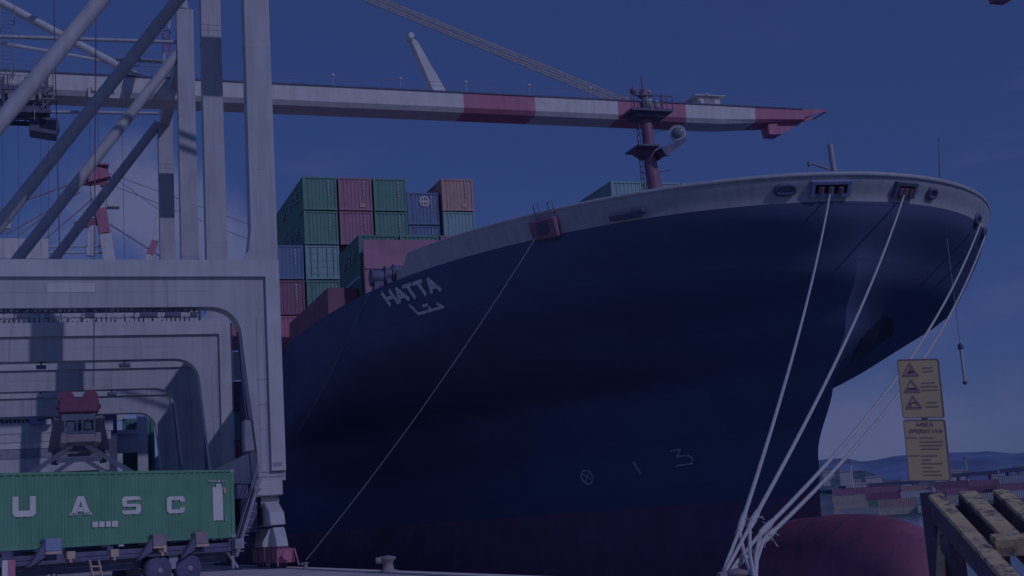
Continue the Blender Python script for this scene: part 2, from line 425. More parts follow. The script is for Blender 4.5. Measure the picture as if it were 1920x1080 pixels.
def ribbon(g, pts, wd, off=.03, m=0, th=.02):
    """a painted stroke lying on the hull plating; pts are picture points, wd metres"""
    P = [hull_n(*p) for p in pts]
    for (a, na), (b_, nb) in zip(P, P[1:]):
        n = (na+nb).normalized(); d = (b_-a)
        if d.length < 1e-4: continue
        dn = d.normalized(); g.obox((a+b_)/2+n*off, d*.5+dn*wd*.35, n.cross(dn)*(wd/2), n*th/2, m)
def z4(x, y): return (480+x/2.842, 280+y/2.842)
def hat(u, v):
    TL, TR, BL, BR = z4(668, 768), z4(945, 685), z4(712, 830), z4(988, 747)
    t = tuple(TL[i]*(1-u)*(1-v)+TR[i]*u*(1-v)+BL[i]*(1-u)*v+BR[i]*u*v for i in (0, 1)); return t
g = MB()
def S(*pts): ribbon(g, [hat(*p) for p in pts], .21)
def letters(word, x0, wd, gap):
    x = x0
    for ch in word:
        if ch == 'H': S((x, 0), (x, 1)); S((x+wd, 0), (x+wd, 1)); S((x, .5), (x+wd, .5))
        if ch == 'A': S((x-.01, 1), (x+wd/2, 0)); S((x+wd/2, 0), (x+wd+.01, 1)); S((x+wd*.2, .66), (x+wd*.8, .66))
        if ch == 'T': S((x, 0), (x+wd, 0)); S((x+wd/2, 0), (x+wd/2, 1))
        x += wd+gap
letters('HATTA', .02, .15, .053)
g.build('name_lettering', 'name_white', hull)
g = MB()
for st in ([(822, 830), (868, 876)], [(868, 876), (1000, 838)], [(1000, 838), (968, 822)], [(935, 857), (925, 842)], [(893, 834), (902, 832)], [(908, 829), (916, 827)]):
    ribbon(g, [z4(*p) for p in st], .15)
g.build('arabic_lettering', 'name_white', hull)
def z8(x, y): return (500+x/2.087, 780+y/2.087)
g = MB()
ribbon(g, [z8(1255+24*math.cos(t)*.9+6*math.sin(t), 239+27*math.sin(t)) for t in [i*math.pi/8 for i in range(17)]], .09)
ribbon(g, [z8(1236, 226), z8(1274, 250)], .07); ribbon(g, [z8(1250, 258), z8(1262, 218)], .07)
g.build('thruster_mark', 'letter_faint', hull)
g = MB(); ribbon(g, [z8(1438, 182), z8(1464, 224)], .14); g.build('draft_mark', 'letter_faint', hull)
g = MB(); ribbon(g, [z8(*p) for p in ((1582, 136), (1620, 131), (1606, 158), (1650, 154), (1668, 164), (1666, 186), (1604, 195))], .08); g.build('draft_mark', 'letter_faint', hull)
# dark plate on the port flare, its shade put into the colour
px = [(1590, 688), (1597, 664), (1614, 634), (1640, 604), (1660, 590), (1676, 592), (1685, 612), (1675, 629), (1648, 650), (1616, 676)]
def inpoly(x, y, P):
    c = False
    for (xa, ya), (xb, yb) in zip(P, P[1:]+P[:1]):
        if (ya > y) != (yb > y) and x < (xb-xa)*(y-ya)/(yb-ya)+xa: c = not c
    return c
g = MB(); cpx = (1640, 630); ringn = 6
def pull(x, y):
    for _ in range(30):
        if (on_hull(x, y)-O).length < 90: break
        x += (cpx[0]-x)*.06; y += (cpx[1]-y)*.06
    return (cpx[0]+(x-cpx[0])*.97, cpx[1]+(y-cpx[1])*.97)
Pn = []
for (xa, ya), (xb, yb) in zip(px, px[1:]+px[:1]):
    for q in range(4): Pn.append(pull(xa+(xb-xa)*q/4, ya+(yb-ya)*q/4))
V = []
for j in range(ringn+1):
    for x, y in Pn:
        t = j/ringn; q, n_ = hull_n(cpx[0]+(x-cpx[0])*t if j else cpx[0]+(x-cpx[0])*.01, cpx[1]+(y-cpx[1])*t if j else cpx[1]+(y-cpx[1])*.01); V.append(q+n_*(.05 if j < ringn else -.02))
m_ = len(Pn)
g.add(V, [(j*m_+i, j*m_+(i+1) % m_, (j+1)*m_+(i+1) % m_, (j+1)*m_+i) for j in range(ringn) for i in range(m_)]); g.build('flare_shade_plate', 'hull_shade', ship)
# fairleads through the bulwark
def frame_on(x, y):
    p, n = hull_n(x, y); t = n.cross(Vector((0, 0, 1))); t.normalize(); v = t.cross(n); v.normalize()
    if t.dot(right) < 0: t = -t
    return p, n, t, v
def oval_fairlead(x, y, rw, rh, label=None):
    p, n, t, v = frame_on(x, y)
    g = MB(); pts = []
    for i in range(25):
        a = 2*math.pi*i/24; ca, sa = math.cos(a), math.sin(a)
        e = .6; pts.append(p+t*rw*math.copysign(abs(ca)**e, ca)+v*rh*math.copysign(abs(sa)**e, sa)+n*.06)
    g.poly(pts, .11, 8)
    o = g.build('fairlead', 'dark', ship)
    g = MB(); g.add([q-n*.03 for q in pts[:-1]], [tuple(range(24))]); g.build('opening', 'c_blue', o)
    return o
def roller_fairlead(x, y, rw, rh, rim):
    p, n, t, v = frame_on(x, y)
    g = MB()
    for s_ in (-1, 1):
        g.obox(p+v*rh*s_+n*.08, t*(rw+.1), v*.07, n*.12); g.obox(p+t*rw*s_+n*.08, t*.07, v*(rh-.07), n*.12)
    o = g.build('fairlead', rim, ship)
    g = MB(); g.obox(p+n*.045, t*(rw-.06), v*(rh-.06), n*.01); g.build('opening', 'glass', o)
    for s_ in (-.55, 0, .55):
        g = MB(); g.tube(p+t*rw*s_-v*(rh-.08)+n*.16, p+t*rw*s_+v*(rh*.35)+n*.16, .13, seg=10); g.build('roller', 'mast_red' if s_ else 'tan', o)
    return o
oval_fairlead(1472, 355, .42, .2)
roller_fairlead(1556, 352, .85, .3, 'bluebox')
roller_fairlead(1694, 355, .55, .3, 'dark')
oval_fairlead(1746, 362, .26, .2)
oval_fairlead(1831, 412, .42, .22)
oval_fairlead(1843, 437, .34, .22)
def mooring_chock(x, y, rw, rh):
    p, n, t, v = frame_on(x, y); g = MB()
    g.obox(p+n*.15, t*rw, v*rh, n*.25)
    o = g.build('mooring_chock', 'mast_red', ship, bevel=.05)
    g = MB(); g.tube(p+n*.36+v*rh*.1, p+n*.46+v*rh*.1, .34, seg=14); g.build('chock_opening', 'black', o)
    g = MB()
    for s_ in (-.6, .5): g.poly([p+t*rw*s_+v*rh, p+t*rw*s_+v*(rh+.7), p+t*rw*(s_+.35)+v*(rh+.75), p+t*rw*(s_+.35)+v*rh], .03, 6)
    g.build('hand_rail', 'dark', o)
    return o
mooring_chock(1026, 427, .75, .48)
p, n, t, v = frame_on(1175, 403); g = MB()
g.obox(p+n*.1, t*.8, v*.16, n*.2); g.obox(p+n*.15+t*.65+v*.12, t*.3, v*.12, n*.2); g.build('mooring_chock', 'dark', ship, bevel=.06)
# dark winch and chock at the break of the forecastle
for (x, y, rw, rh) in ((708, 520, .35, .42), (728, 515, .18, .4), (748, 508, .3, .32)):
    pp = onY(x, y, 72.5); g = MB(); g.tube(pp+Vector((-rw, 0, 0)), pp+Vector((rw, 0, 0)), rh, seg=14)
    g.tube(pp+Vector((-rw-.06, 0, 0)), pp+Vector((-rw, 0, 0)), rh*1.25, seg=14); g.tube(pp+Vector((rw, 0, 0)), pp+Vector((rw+.06, 0, 0)), rh*1.25, seg=14)
    g.box(pp.x-rw*.8, pp.x+rw*.8, pp.y-.3, pp.y+.3, 15.1, pp.z-rh*.5); g.build('mooring_winch', 'dark', ship)
# breakwater plate across the foredeck
BY = 80.3; a = onY(681, 449, BY); b_ = onY(852, 449, BY)
g = MB(); g.box(a.x, a.x+15, BY, BY+.2, 15.2, a.z); g.box(a.x, a.x+15, BY-.08, BY, a.z-1.9, a.z-1.75)
for i in range(7): g.box(a.x+.15+i*2.05, a.x+.27+i*2.05, BY+.2, BY+1.0, 15.2, a.z-.5)
g.build('breakwater', 'salmon', ship)
g = MB(); p1 = onX(590, 600, 17.2); g.box(17.3, 19.2, 82, 96, 15.3, 17.3); g.build('hatch_coaming', 'deck', ship)
g = MB(); g.box(18, 52, 81.5, 250, 15.3, 15.6); g.build('hatch_cover', 'deck', ship)
# foremast
mz = 15.1; MX, MY = 35.0, 70.5
g = MB(); g.poly([(MX+.35, MY, mz), (MX+.2, MY, 20.8), (MX, MY, 22.6), (MX-.05, MY, 26.6)], [.62, .48, .40, .32], 14)
mast = g.build('foremast', 'mast_red', ship)
g = MB(); g.box(MX-1.4, MX+1.35, MY-1.0, MY+.9, 25.75, 25.9); g.box(MX-1.0, MX+1.0, MY-.7, MY+.7, 25.5, 25.75)
for i in range(8):
    x = MX-1.4+i*.39; g.tube((x, MY-1, 25.9), (x, MY-1, 26.7), .03, seg=5)
g.tube((MX-1.4, MY-1, 26.7), (MX+1.35, MY-1, 26.7), .03, seg=5); g.tube((MX-1.4, MY-1, 26.3), (MX+1.35, MY-1, 26.3), .025, seg=5)
g.build('mast_platform', 'dark', mast)
g = MB(); g.box(MX-1.2, MX+.2, MY-1.1, MY+.9, 23.5, 23.62); g.prism([(MX-1.2, 23.5), (MX, 23.5), (MX-.3, 23.0)], MY-.5, MY+.5, XZ)
g.build('mast_platform', 'dark', mast)
g = MB(); g.prism([(MX+.2, 23.4), (MX+2.0, 24.0), (MX+2.0, 23.85), (MX+.5, 22.9)], MY-1.2, MY+.9, XZ); g.build('lamp_bracket', 'dark', mast)
lp = Vector((MX+1.45, MY-.9, 24.45)); g = MB(); g.lathe(lp+Vector((.5, .55, 0)), (-.45, -.6, -.05), [(.2, 0), (.45, .15), (.52, .7), (.5, .85)], 16); lh = g.build('foghorn_drum', 'white', mast)
g = MB(); g.lathe(lp+Vector((.5, .55, 0))+Vector((-.45, -.6, -.05)).normalized()*.82, (-.45, -.6, -.05), [(.38, 0), (.3, .1), (.02, .14)], 16); g.build('lens', 'lamp_green', lh)
g = MB(); g.tube((MX-.1, MY, 26.5), (MX-.12, MY, 28.3), .09, .04, 8); g.tube((MX-.1, MY, 26.9), (MX+.0, MY, 27.3), .35, .3, 10); g.box(MX-.7, MX+.5, MY-.1, MY+.1, 27.0, 27.1)
g.tube((MX-1.0, MY-.5, 25.9), (MX-1.0, MY-.5, 27.5), .05, .03, 6); g.lathe((MX-1.0, MY-.5, 26.9), (0, 0, 1), [(.05, 0), (.2, .1), (.2, .3), (.05, .4)], 10)
g.tube((MX+.9, MY-.5, 25.9), (MX+.9, MY-.5, 27.0), .04, .03, 6); g.build('mast_head_lights', 'mast_red', mast)
g = MB(); g.lathe((MX-.15, MY-.6, 26.0), (0, 0, 1), [(.1, 0), (.28, .1), (.28, .6), (.1, .7)], 12); g.lathe((MX+.4, MY-.75, 25.95), (0, 0, 1), [(.1, 0), (.2, .1), (.2, .4), (.1, .5)], 12); g.build('navigation_lamp', 'white', mast)
g = MB()
for s_ in (-.18, .18): g.tube((MX-.62, MY+s_, 16), (MX-.62, MY+s_, 25.6), .03, seg=5)
for i in range(24): g.tube((MX-.62, MY-.18, 16.3+i*.39), (MX-.62, MY+.18, 16.3+i*.39), .025, seg=5)
for z in (21, 22.1, 23.0, 24.6, 25.2): g.bar((MX-.62, MY, z), (MX-.3, MY, z), .05, .05); g.tube((MX+.3, MY-.3, z), (MX+1.1, MY-.5, z+.12), .025, seg=5)
g.build('mast_ladder', 'dark', mast)
# jackstaff and small davit on the bow
a, b_ = onY(1567, 332, 52.5), onY(1556, 271, 52.5); g = MB(); g.tube(a-Vector((0, 0, .8)), b_, .17, .13, 10); g.build('davit_post', 'bulwark', ship)
a, b_, c_ = onY(1557, 318, 52.5), onY(1517, 305, 52.5), onY(1513, 330, 52.5); g = MB(); g.poly([a, b_], .05, 6); g.tube(b_, c_, .025, seg=5); g.tube(b_+Vector((0, 0, .05)), b_-Vector((0, 0, .15)), .09, seg=8); g.build('davit_arm', 'grey', ship)
a, b_ = onY(1760, 345, 53.5), onY(1761, 258, 53.5); g = MB(); g.tube(a-Vector((0, 0, .8)), b_, .06, .04, 8); g.build('jackstaff', 'grey', ship)
# rails on deck beside the forecastle
g = MB()
ra = [onY(x, y, 67.5) for x, y in ((880, 437), (905, 425), (950, 417), (990, 418))]
for q in ra: g.tube(q-Vector((0, 0, 1.2)), q, .03, seg=5)
g.poly(ra, .03, 5); g.poly([q-Vector((0, 0, .35)) for q in ra], .025, 5)
g.tube(ra[2]-Vector((.8, 0, .55)), ra[2]-Vector((-.7, 0, .1)), .2, seg=8)
g.build('deck_railing', 'dark', ship)

# ------------------------------------------------------------------ containers
def corr(g, u0, u1, z0, z1, fn_, pitch=.28, dep=.036, m=0):
    """trapezoid corrugation between u0 and u1; fn_(u, d, z) -> 3-D"""
    n = max(3, round((u1-u0)/pitch)); p = (u1-u0)/n; us = []
    for i in range(n):
        b0 = u0+i*p; us += [(b0, 0), (b0+p*.3, 0), (b0+p*.5, dep), (b0+p*.8, dep)]
    us.append((u1, 0))
    V = []
    for u, d in us: V += [fn_(u, d, z0), fn_(u, d, z1)]
    g.add(V, [(2*i, 2*i+2, 2*i+3, 2*i+1) for i in range(len(us)-1)], m)
def make_container(loc, L_, W_, H_, colour, label, cat='container', group=None, door=False, strip=True, plate=None, name='shipping_container', side_mark=False):
    """front end faces -Y at loc.y; loc is the front, bottom, middle"""
    t = thing(name, loc, label, cat, group); x, y, z = loc; m = 'c_'+colour; h = W_/2; e = .11
    f = MB()
    for sx in (-1, 1):
        for yy in (y, y+L_-.16): f.box(x+sx*h-(.14 if sx > 0 else 0), x+sx*h+(0 if sx > 0 else .14), yy, yy+.16, z, z+H_)
        f.box(x+sx*h-(.07 if sx > 0 else 0), x+sx*h+(0 if sx > 0 else .07), y+.16, y+L_-.16, z+.02, z+.16)
        f.box(x+sx*h-(.07 if sx > 0 else 0), x+sx*h+(0 if sx > 0 else .07), y+.16, y+L_-.16, z+H_-.1, z+H_-.01)
    for yy in (y, y+L_-.12):
        f.box(x-h+.14, x+h-.14, yy, yy+.12, z+.02, z+.16); f.box(x-h+.14, x+h-.14, yy, yy+.12, z+H_-.13, z+H_-.01)
    f.build('frame', m, t)
    g = MB()
    if not door: corr(g, x-h+.14, x+h-.14, z+.16, z+H_-.13, lambda u, d, q: (u, y+.03+d, q))
    else:
        for s_ in (-1, 1):
            g.box(x+(.01 if s_ > 0 else -h+.14), x+(h-.14 if s_ > 0 else -.01), y+.05, y+.1, z+.16, z+H_-.13)
            for k in range(4): g.box(x+(.1 if s_ > 0 else -h+.25), x+(h-.25 if s_ > 0 else -.1), y+.02, y+.05, z+.42+k*.52, z+.5+k*.52)
    g.build('door' if door else 'end_wall', m, t)
    if door:
        g = MB()
        for u in (-.85, -.35, .35, .85): g.tube((x+u, y-.0, z+.2), (x+u, y-.0, z+H_-.2), .03, seg=6)
        g.build('locking_bar', 'grey', t)
    for s_ in (-1, 1):
        g = MB(); corr(g, y+.16, y+L_-.16, z+.16, z+H_-.1, (lambda u, d, q, s_=s_: (x+s_*(h-.02-d), u, q)) )
        if s_ < 0: g.f = [list(reversed(q)) for q in g.f]
        g.build('side_wall', m, t)
    g = MB(); g.add([(x-h+.07, y+.1, z+H_-.04), (x+h-.07, y+.1, z+H_-.04), (x+h-.07, y+L_-.1, z+H_-.04), (x-h+.07, y+L_-.1, z+H_-.04)], [(0, 1, 2, 3)]); g.build('roof', m, t)
    if strip:
        g = MB()
        for k in range(5): g.box(x+h*.46, x+h*.46+.13, y-.01, y+.01, z+H_*(.42+.1*k), z+H_*(.42+.1*k)+.2)
        g.build('number_strip', 'letter_dim', t)
    if plate:
        g = MB(); g.box(x+h*.25, x+h*.6, y-.01, y+.012, z+.28, z+.55); g.build('number_plate', 'lamp_orange', t)
    if side_mark:
        for k in range(8):
            if k == 4: continue
            g = MB()
            yy = y+L_*(.2+.075*k); zz = z+H_*.42
            for dz, hh in ((0, .16), (.33, .16), (.66, .16)):
                if (k+int(dz*3)) % 3 == 2: continue
                g.box(x-h-.02, x-h+.0, yy, yy+L_*.05, zz+dz*.9, zz+dz*.9+hh)
            g.box(x-h-.02, x-h+.0, yy, yy+L_*.015, zz, zz+.76)
            g.build('side_letter', 'letter_faint', t)
    return t
GS = 'containers stacked on the ship'
WC, HC, LC, YB = 2.58, 2.6, 12.19, 97.0
z_top = onY(567, 330.5, YB).z; PT = 2.68
def colx(k): return onY(567, 331, YB).x+2.74*(k-1)+WC/2
def tier(k): return z_top-HC-(k-1)*PT
bayA = [(1, 1, 'green', 'top left green container of the tall aft deck stack', dict(side_mark=True)),
        (2, 1, 'red', 'dark red container in the top tier between two green ones', dict(plate=True)),
        (3, 1, 'green', 'green container at the right end of the tallest top tier', {}),
        (1, 2, 'green', 'green container directly under the top left green one on the ship', dict(side_mark=True)),
        (2, 2, 'red', 'dark red container under the top tier dark red one on the ship', {}),
        (3, 2, 'green', 'green container in the second tier, right of the red ones', {}),
        (0, 3, 'blue', 'blue container beside the pale teal one with doors, next to the crane leg', {}),
        (1, 3, 'teal', 'pale teal container showing its doors in the stack by the crane leg', dict(door=True, strip=False)),
        (0, 4, 'dred', 'dull red container below the blue one beside the crane leg', {}),
        (1, 4, 'green', 'green container under the pale teal one with doors', {}),
        (0, 5, 'bred', 'bright red container lowest in the stack beside the crane leg', {}),
        (1, 5, 'green', 'green container lowest of its stack, mostly behind the hull edge', {})]
for c_, k, colr, lab, kw in bayA:
    make_container((colx(c_), YB, tier(k)), LC, WC, HC, colr, lab, group=GS, **kw)
zc4 = onY(800, 358.5, YB).z-HC
for k in (0, 1): make_container((colx(4), YB+.4, zc4-k*PT), LC, WC, HC, 'blue', ('blue container with a round white emblem on its end', 'blue container under the one with the round emblem')[k], group=GS)
t = [o for o in C.objects if o.get('label') == 'blue container with a round white emblem on its end'][0]
ec = Vector((colx(4)+.1, YB+.4-.02, zc4+HC*.72)); g = MB()
pts = [ec+Vector((.36*math.cos(a), 0, .36*math.sin(a))) for a in [i*math.pi/10 for i in range(21)]]
for a, b_ in zip(pts, pts[1:]): g.bar(a, b_, .03, .1, upv=(0, 1, 0)) if False else g.obox((a+b_)/2, (b_-a)*.5, Vector((0, .012, 0)), (b_-a).normalized().cross(Vector((0, 1, 0)))*.06)
g.obox(ec, Vector((.28, 0, 0)), Vector((0, .012, 0)), Vector((0, 0, .06))); g.obox(ec+Vector((-.08, 0, .0)), Vector((.05, 0, 0)), Vector((0, .014, 0)), Vector((0, 0, .26)));g.obox(ec+Vector((.12, 0, .0)), Vector((.04, 0, 0)), Vector((0, .014, 0)), Vector((0, 0, .2)))
g.build('emblem', 'letter', t)
zc5 = onY(860, 335.5, YB).z-HC
make_container((colx(5), YB, zc5), LC, WC, HC, 'orange', 'orange container on top of the pale teal one, highest at its right', group=GS, plate=True)
make_container((colx(5), YB, zc5-PT), LC, WC, HC, 'teal', 'pale teal container under the orange one', group=GS, strip=False)
make_container((colx(5), YB, zc5-2*PT), LC, WC, HC, 'teal', 'pale teal container sunk behind the bulwark under another teal one', group=GS, strip=False)
for k, colr in enumerate(('red', 'wht', 'dred', 'teal', 'red')):
    make_container((17.7, 120, onY(445, 604, 120).z-HC-k*PT), LC, WC, HC, colr, ('red container seen through the gap beside the crane leg, topmost there', 'white container glimpsed in the gap beside the crane leg',
                   'dark red container glimpsed below the white one in the crane gap', 'teal container glimpsed in the gap beside the crane leg', 'dull red container lowest in the gap beside the crane leg')[k], group=GS, strip=False)
zq = onY(268, 782, 178).z
for k, colr in enumerate(('green', 'dgreen', 'dred')):
    make_container((19.0, 178, zq-HC-k*PT), LC, WC, HC, colr, ('green container far aft, glimpsed through the last grey portal', 'dark green container far aft under the glimpsed green one', 'dull red container far aft, lowest glimpsed through the last portal')[k], group=GS, strip=False)
# forward bay, behind the breakwater
p = onX(672, 440, 19.3)
for k in range(2):
    make_container((19.3+WC/2, p.y, p.z-HC-k*PT), 6.06, WC, HC, 'dgreen', ('short green container with white side lettering behind the salmon breakwater', 'short green container under another, by the break of the forecastle')[k], group=GS, side_mark=True)
for k, colr in ((1, 'green'), (2, 'red'), (3, 'dred')):
    make_container((19.3+WC/2+2.74*k, p.y, p.z-HC), 6.06, WC, HC, colr, ('green', 'red', 'dark red')[k-1]+' container end showing only its top edge above the salmon breakwater', group=GS)
p = onX(1145, 339, 36.5)
for k in range(5):
    make_container((36.5+WC/2+2.66*k, p.y, p.z-HC), 6.06, WC, HC, 'teal', ('teal container left of the red foremast, its dark side in shade', 'teal container right behind the red foremast foot', 'teal container second to the right of the foremast', 'teal container third to the right of the foremast', 'teal container farthest right of the foremast, nearly sunk behind the bulwark')[k], group=GS, strip=False)
    make_container((36.5+WC/2+2.66*k, p.y, p.z-HC-PT), 6.06, WC, HC, 'teal', 'teal container hidden under the tier behind the foremast', group=GS, strip=False) if False else None

# ------------------------------------------------------------------ quay cranes
XF[0] = True
FR = (90.86, 116.39, 137.9, 162.6)
WX0, WX1 = 13.95, 15.75          # waterside leg
LX0, LX1 = -9.0, -7.2            # landside leg
def bez(p0, p1, p2, n=8): return [tuple((1-t)**2*a+2*t*(1-t)*b_+t*t*c_ for a, b_, c_ in zip(p0, p1, p2)) for t in [i/n for i in range(n+1)]]
def make_crane(FA, FB, label, detail):
    cy = (FA+FB+1.6)/2
    T = thing('quay_crane', (3, cy, 0), label, 'crane', 'cranes along the quay')
    for f in (FA, FB):
        inner = bez((10.9, 17.7), (12.55, 17.7), (13.05, 16.2))
        lower = [(15.75, 5.75), (15.75, 20.95), (10.9, 20.95)]+inner+[(13.9, 7.6), (13.95, 5.75)]
        g = MB(); g.prism(lower, f, f+1.6, XZ); lg = g.build('portal_leg', 'crane', T)
        mir = [(6.75-x, z) for x, z in lower]
        g = MB(); g.prism(mir, f, f+1.6, XZ); g.build('portal_leg', 'crane', T)
        g = MB(); g.box(-4.15, 10.9, f+.004, f+1.596, 17.7, 20.94)
        for zz in (18.75,): g.box(-4.1, 10.85, f-.012, f+.004, zz, zz+.05)
        g.box(8.2, 8.28, f-.03, f+.004, 17.75, 19.7); g.box(2.0, 2.05, f-.02, f+.004, 17.75, 19.7)
        bm = g.build('portal_beam', 'crane', T)
        g = MB(); g.box(-8.0, 15.75, f-.26, f-.003, 19.75, 20.9); g.box(14.8, 15.75, f-.26, f-.003, 6.4, 19.75); g.build('edge_girder', 'crane_pale', T)
        if f == FR[0]:
            a, b_ = onY(88, 531, f), onY(178, 548, f); g = MB(); g.box(a.x, b_.x, f-.03, f+.004, b_.z, a.z); g.build('notice_plate', 'white', bm)
        # upper legs with a gusset at the foot
        ZT = 53.6 if f == FR[3] else 58.4
        g = MB(); g.prism([(15.75, 20.96), (15.75, ZT), (14.02, ZT), (13.95, 23.2), (13.75, 21.6), (13.2, 20.96)], f+.02, f+1.55, XZ); g.build('upper_leg', 'crane', T)
        g = MB(); g.prism([(-9, 20.96), (-9, 57), (-7.27, 57), (-7.2, 23.2), (-7.0, 21.6), (-6.45, 20.96)], f+.02, f+1.55, XZ); g.build('upper_leg', 'crane', T)
        g = MB(); a = Vector((-9.2, f+.8, 20.9)); b_ = Vector((14.1, f+.8, 53.6)); a = a+(b_-a)*.03
        g.tube(a, b_, .56, seg=18); g.build('diagonal_brace', 'crane', T)
        a, b_ = (-7.2, f+.8, 54.3), (14.1, f+.8, 54.9)
        g = MB(); g.tube(a, b_, .2, seg=10); g.build('tie_tube', 'crane', T)
        g = MB()
        for zz in (27.5, 36.5, 46.5):
            if zz < ZT: g.box(13.93, 15.77, f+.008, f+1.56, zz, zz+.03)
        for xx in (14.25, 15.45): g.box(xx, xx+.02, f+.01, f+.02, 21.2, ZT-.2)
        g.build('splice_plate', 'crane', T)
        g = MB()
        for zz, wd in ((12.6, 1.5), (10.9, 1.2), (9.2, 1.1)): g.box(14.45-wd*.3, 14.45+wd*.28, f-.015, f+.004, zz, zz+.035)
        for xx in (14.1, 14.55): g.box(xx, xx+.03, f-.015, f+.004, 6.4, 17.0)
        for zz in (6.3, 6.0): g.box(14.0, 15.7, f-.03, f+.004, zz, zz+.06)
        g.box(14.9, 15.5, f-.29, f-.26, 6.7, 6.95); g.build('weld_seam', 'grey', lg)
        # lamps hung under the beam
        for x, ww in ((7.0, .55), (8.6, .5), (3.2, .3), (-1.0, .35), (10.0, .22)) if f == FR[0] else ((6.9, .45), (.2, .4)):
            g = MB(); g.box(x-ww, x+ww, f+.3, f+.9, 17.15, 17.42); g.box(x-.06, x+.06, f+.5, f+.7, 17.42, 17.7); lo = g.build('floodlight', 'dark', T)
            g = MB(); g.box(x-ww*.85, x+ww*.85, f+.35, f+.85, 17.12, 17.15); g.build('lens', 'grey', lo)
        if f == FR[0]:
            g = MB()
            for i in range(46):
                x = -3.9+i*.3+R.uniform(-.1, .1); d_ = R.uniform(.1, .32); g.box(x-.07, x+.09, f+.35, f+.6, 17.69-d_, 17.69)
            g.box(-4, 9.6, f+.4, f+.5, 17.42, 17.5); g.build('cable_tray', 'dark', T)
    g = MB()
    for i in range(46):
        x = -4.5+i*.385; hgt = R.choice((.35, .6, .9, .5, 1.0)); g.box(x, x+R.uniform(.12, .36), FB+.5, FB+.9, 20.95, 20.95+hgt)
    for hgt in (.55, 1.1): g.tube((-5, FB+.3, 20.95+hgt), (13.2, FB+.3, 20.95+hgt), .04, seg=5)
    g.box(-5, 13.2, FB+1.0, FB+1.1, 20.95, 22.0); g.build('beam_walkway', 'crane_pale', T)
    for x0, x1 in ((WX0+.05, WX1-.15), (LX0+.15, LX1-.05)):
        g = MB(); g.box(x0, x1, FA+1.61, FB-.01, 5.8, 8.0); g.build('sill_beam', 'crane', T)
        g = MB(); g.box(x0+.2, x1-.2, FA+1.61, FB-.01, 53.2, 54.8); g.build('upper_sill_beam', 'crane', T)
    # wheel trucks under the four corners
    for x, water in ((14.7, True), (-8.1, False)):
        for f, s_ in ((FA, -1), (FB, 1)):
            yc = f+.8
            g = MB(); g.box(x-.95, x+.8, yc-1.0, yc+1.0, 4.75, 5.74); g.tube((x-.6, yc, 4.4), (x+.6, yc, 4.4), .45, seg=16)
            eq = g.build('equalizer', 'crane_pale', T, bevel=.05)
            g = MB(); g.prism([(yc-3.4, 2.75), (yc-2.9, 3.6), (yc-.8, 4.35), (yc+.8, 4.35), (yc+3.2, 3.6), (yc+3.6, 2.75)], x-.5, x+.5, lambda u, v, w_: (w_, u, v))
            g.build('equalizer_beam', 'crane_pale', eq, bevel=.05)
            for q in (-1, 1):
                y2 = yc+q*2.9
                g = MB(); g.prism([(y2-1.9, 1.35), (y2-1.3, 2.0), (y2-.5, 2.6), (y2+.5, 2.6), (y2+1.3, 2.0), (y2+1.9, 1.35)], x-.36, x+.40, lambda u, v, w_: (w_, u, v)); g.build('bogie_yoke', 'crane_pale', eq, bevel=.04)
                for r_ in (-1, 1):
                    y3 = y2+r_*1.35
                    g = MB(); g.box(x-.42, x-.25, y3-1.15, y3+1.15, .3, 1.3); g.box(x+.25, x+.42, y3-1.15, y3+1.15, .3, 1.3); g.box(x-.25, x+.25, y3-1.15, y3-.95, .5, 1.3); g.box(x-.25, x+.25, y3-.2, y3+.2, 1.0, 1.3)
                    bo = g.build('bogie', 'red_dark', T, bevel=.03)
                    for wq in (-.55, .55):
                        g = MB(); g.tube((x-.2, y3+wq, .36), (x+.2, y3+wq, .36), .33, seg=16); g.build('wheel', 'dark', bo)
            if water:
                ye = yc+s_*5.7
                g = MB(); g.box(x-.5, x+.55, ye-.2, ye+.2, .35, 1.2); g.tube((x, ye, .8), (x, ye+s_*.6, .8), .2, seg=10); g.tube((x, ye+s_*.6, .8), (x, ye+s_*.7, .8), .3, seg=12)
                for dx in (-.5, .55):
                    g.bar((x+dx, ye+s_*.2, 1.2), (x+dx*1.25, ye+s_*.9, .15), .08, .08)
                g.build('buffer', 'boom_red', T)
    # electric cabinet and ladder on the waterside leg
    g = MB(); g.box(13.1, 13.85, FA+.2, FA+1.4, 7.8, 9.9); g.build('cabinet', 'grey', T, bevel=.04)
    g = MB()
    for s_ in (0, .45): g.tube((13.6-.0, FA+.4+s_, 5.8), (12.9, FA+.4+s_, 16), .04, seg=5)
    g.build('ladder', 'dark', T)
    g = MB(); g.tube((12.2, FA+4.2, 3.6), (12.5, FA+4.2, 3.6), 2.3, seg=24); g.tube((12.9, FA+4.2, 3.6), (13.2, FA+4.2, 3.6), 2.3, seg=24); g.tube((12.5, FA+4.2, 3.6), (12.9, FA+4.2, 3.6), 1.2, seg=18); g.box(13.2, 14.0, FA+3.9, FA+4.5, 3.3, 5.8); g.build('cable_reel', 'dark', T)
    g = MB(); g.box(11.6, 13.3, FA+7.5, FA+10.5, 2.6, 5.4); g.build('drive_cabinet', 'dark', T); g = MB(); g.box(12.9, 13.8, FA+.3, FA+2.6, 2.4, 4.7); g.box(12.6, 13.3, FA+.6, FA+2.2, 4.7, 5.6); g.build('drive_cabinet', 'dark', T)
    g = MB()
    for k in range(9): g.box(12.3+k*.16, 12.7+k*.16, FA-.9, FA-.1, 1.2+k*.5, 1.26+k*.5)
    for yy in (-.9, -.1): g.bar((12.2, FA+yy, .9), (13.9, FA+yy, 5.9), .06, .2); g.bar((12.2, FA+yy, 1.9), (13.9, FA+yy, 6.9), .05, .05)
    g.build('access_stair', 'grey', T)
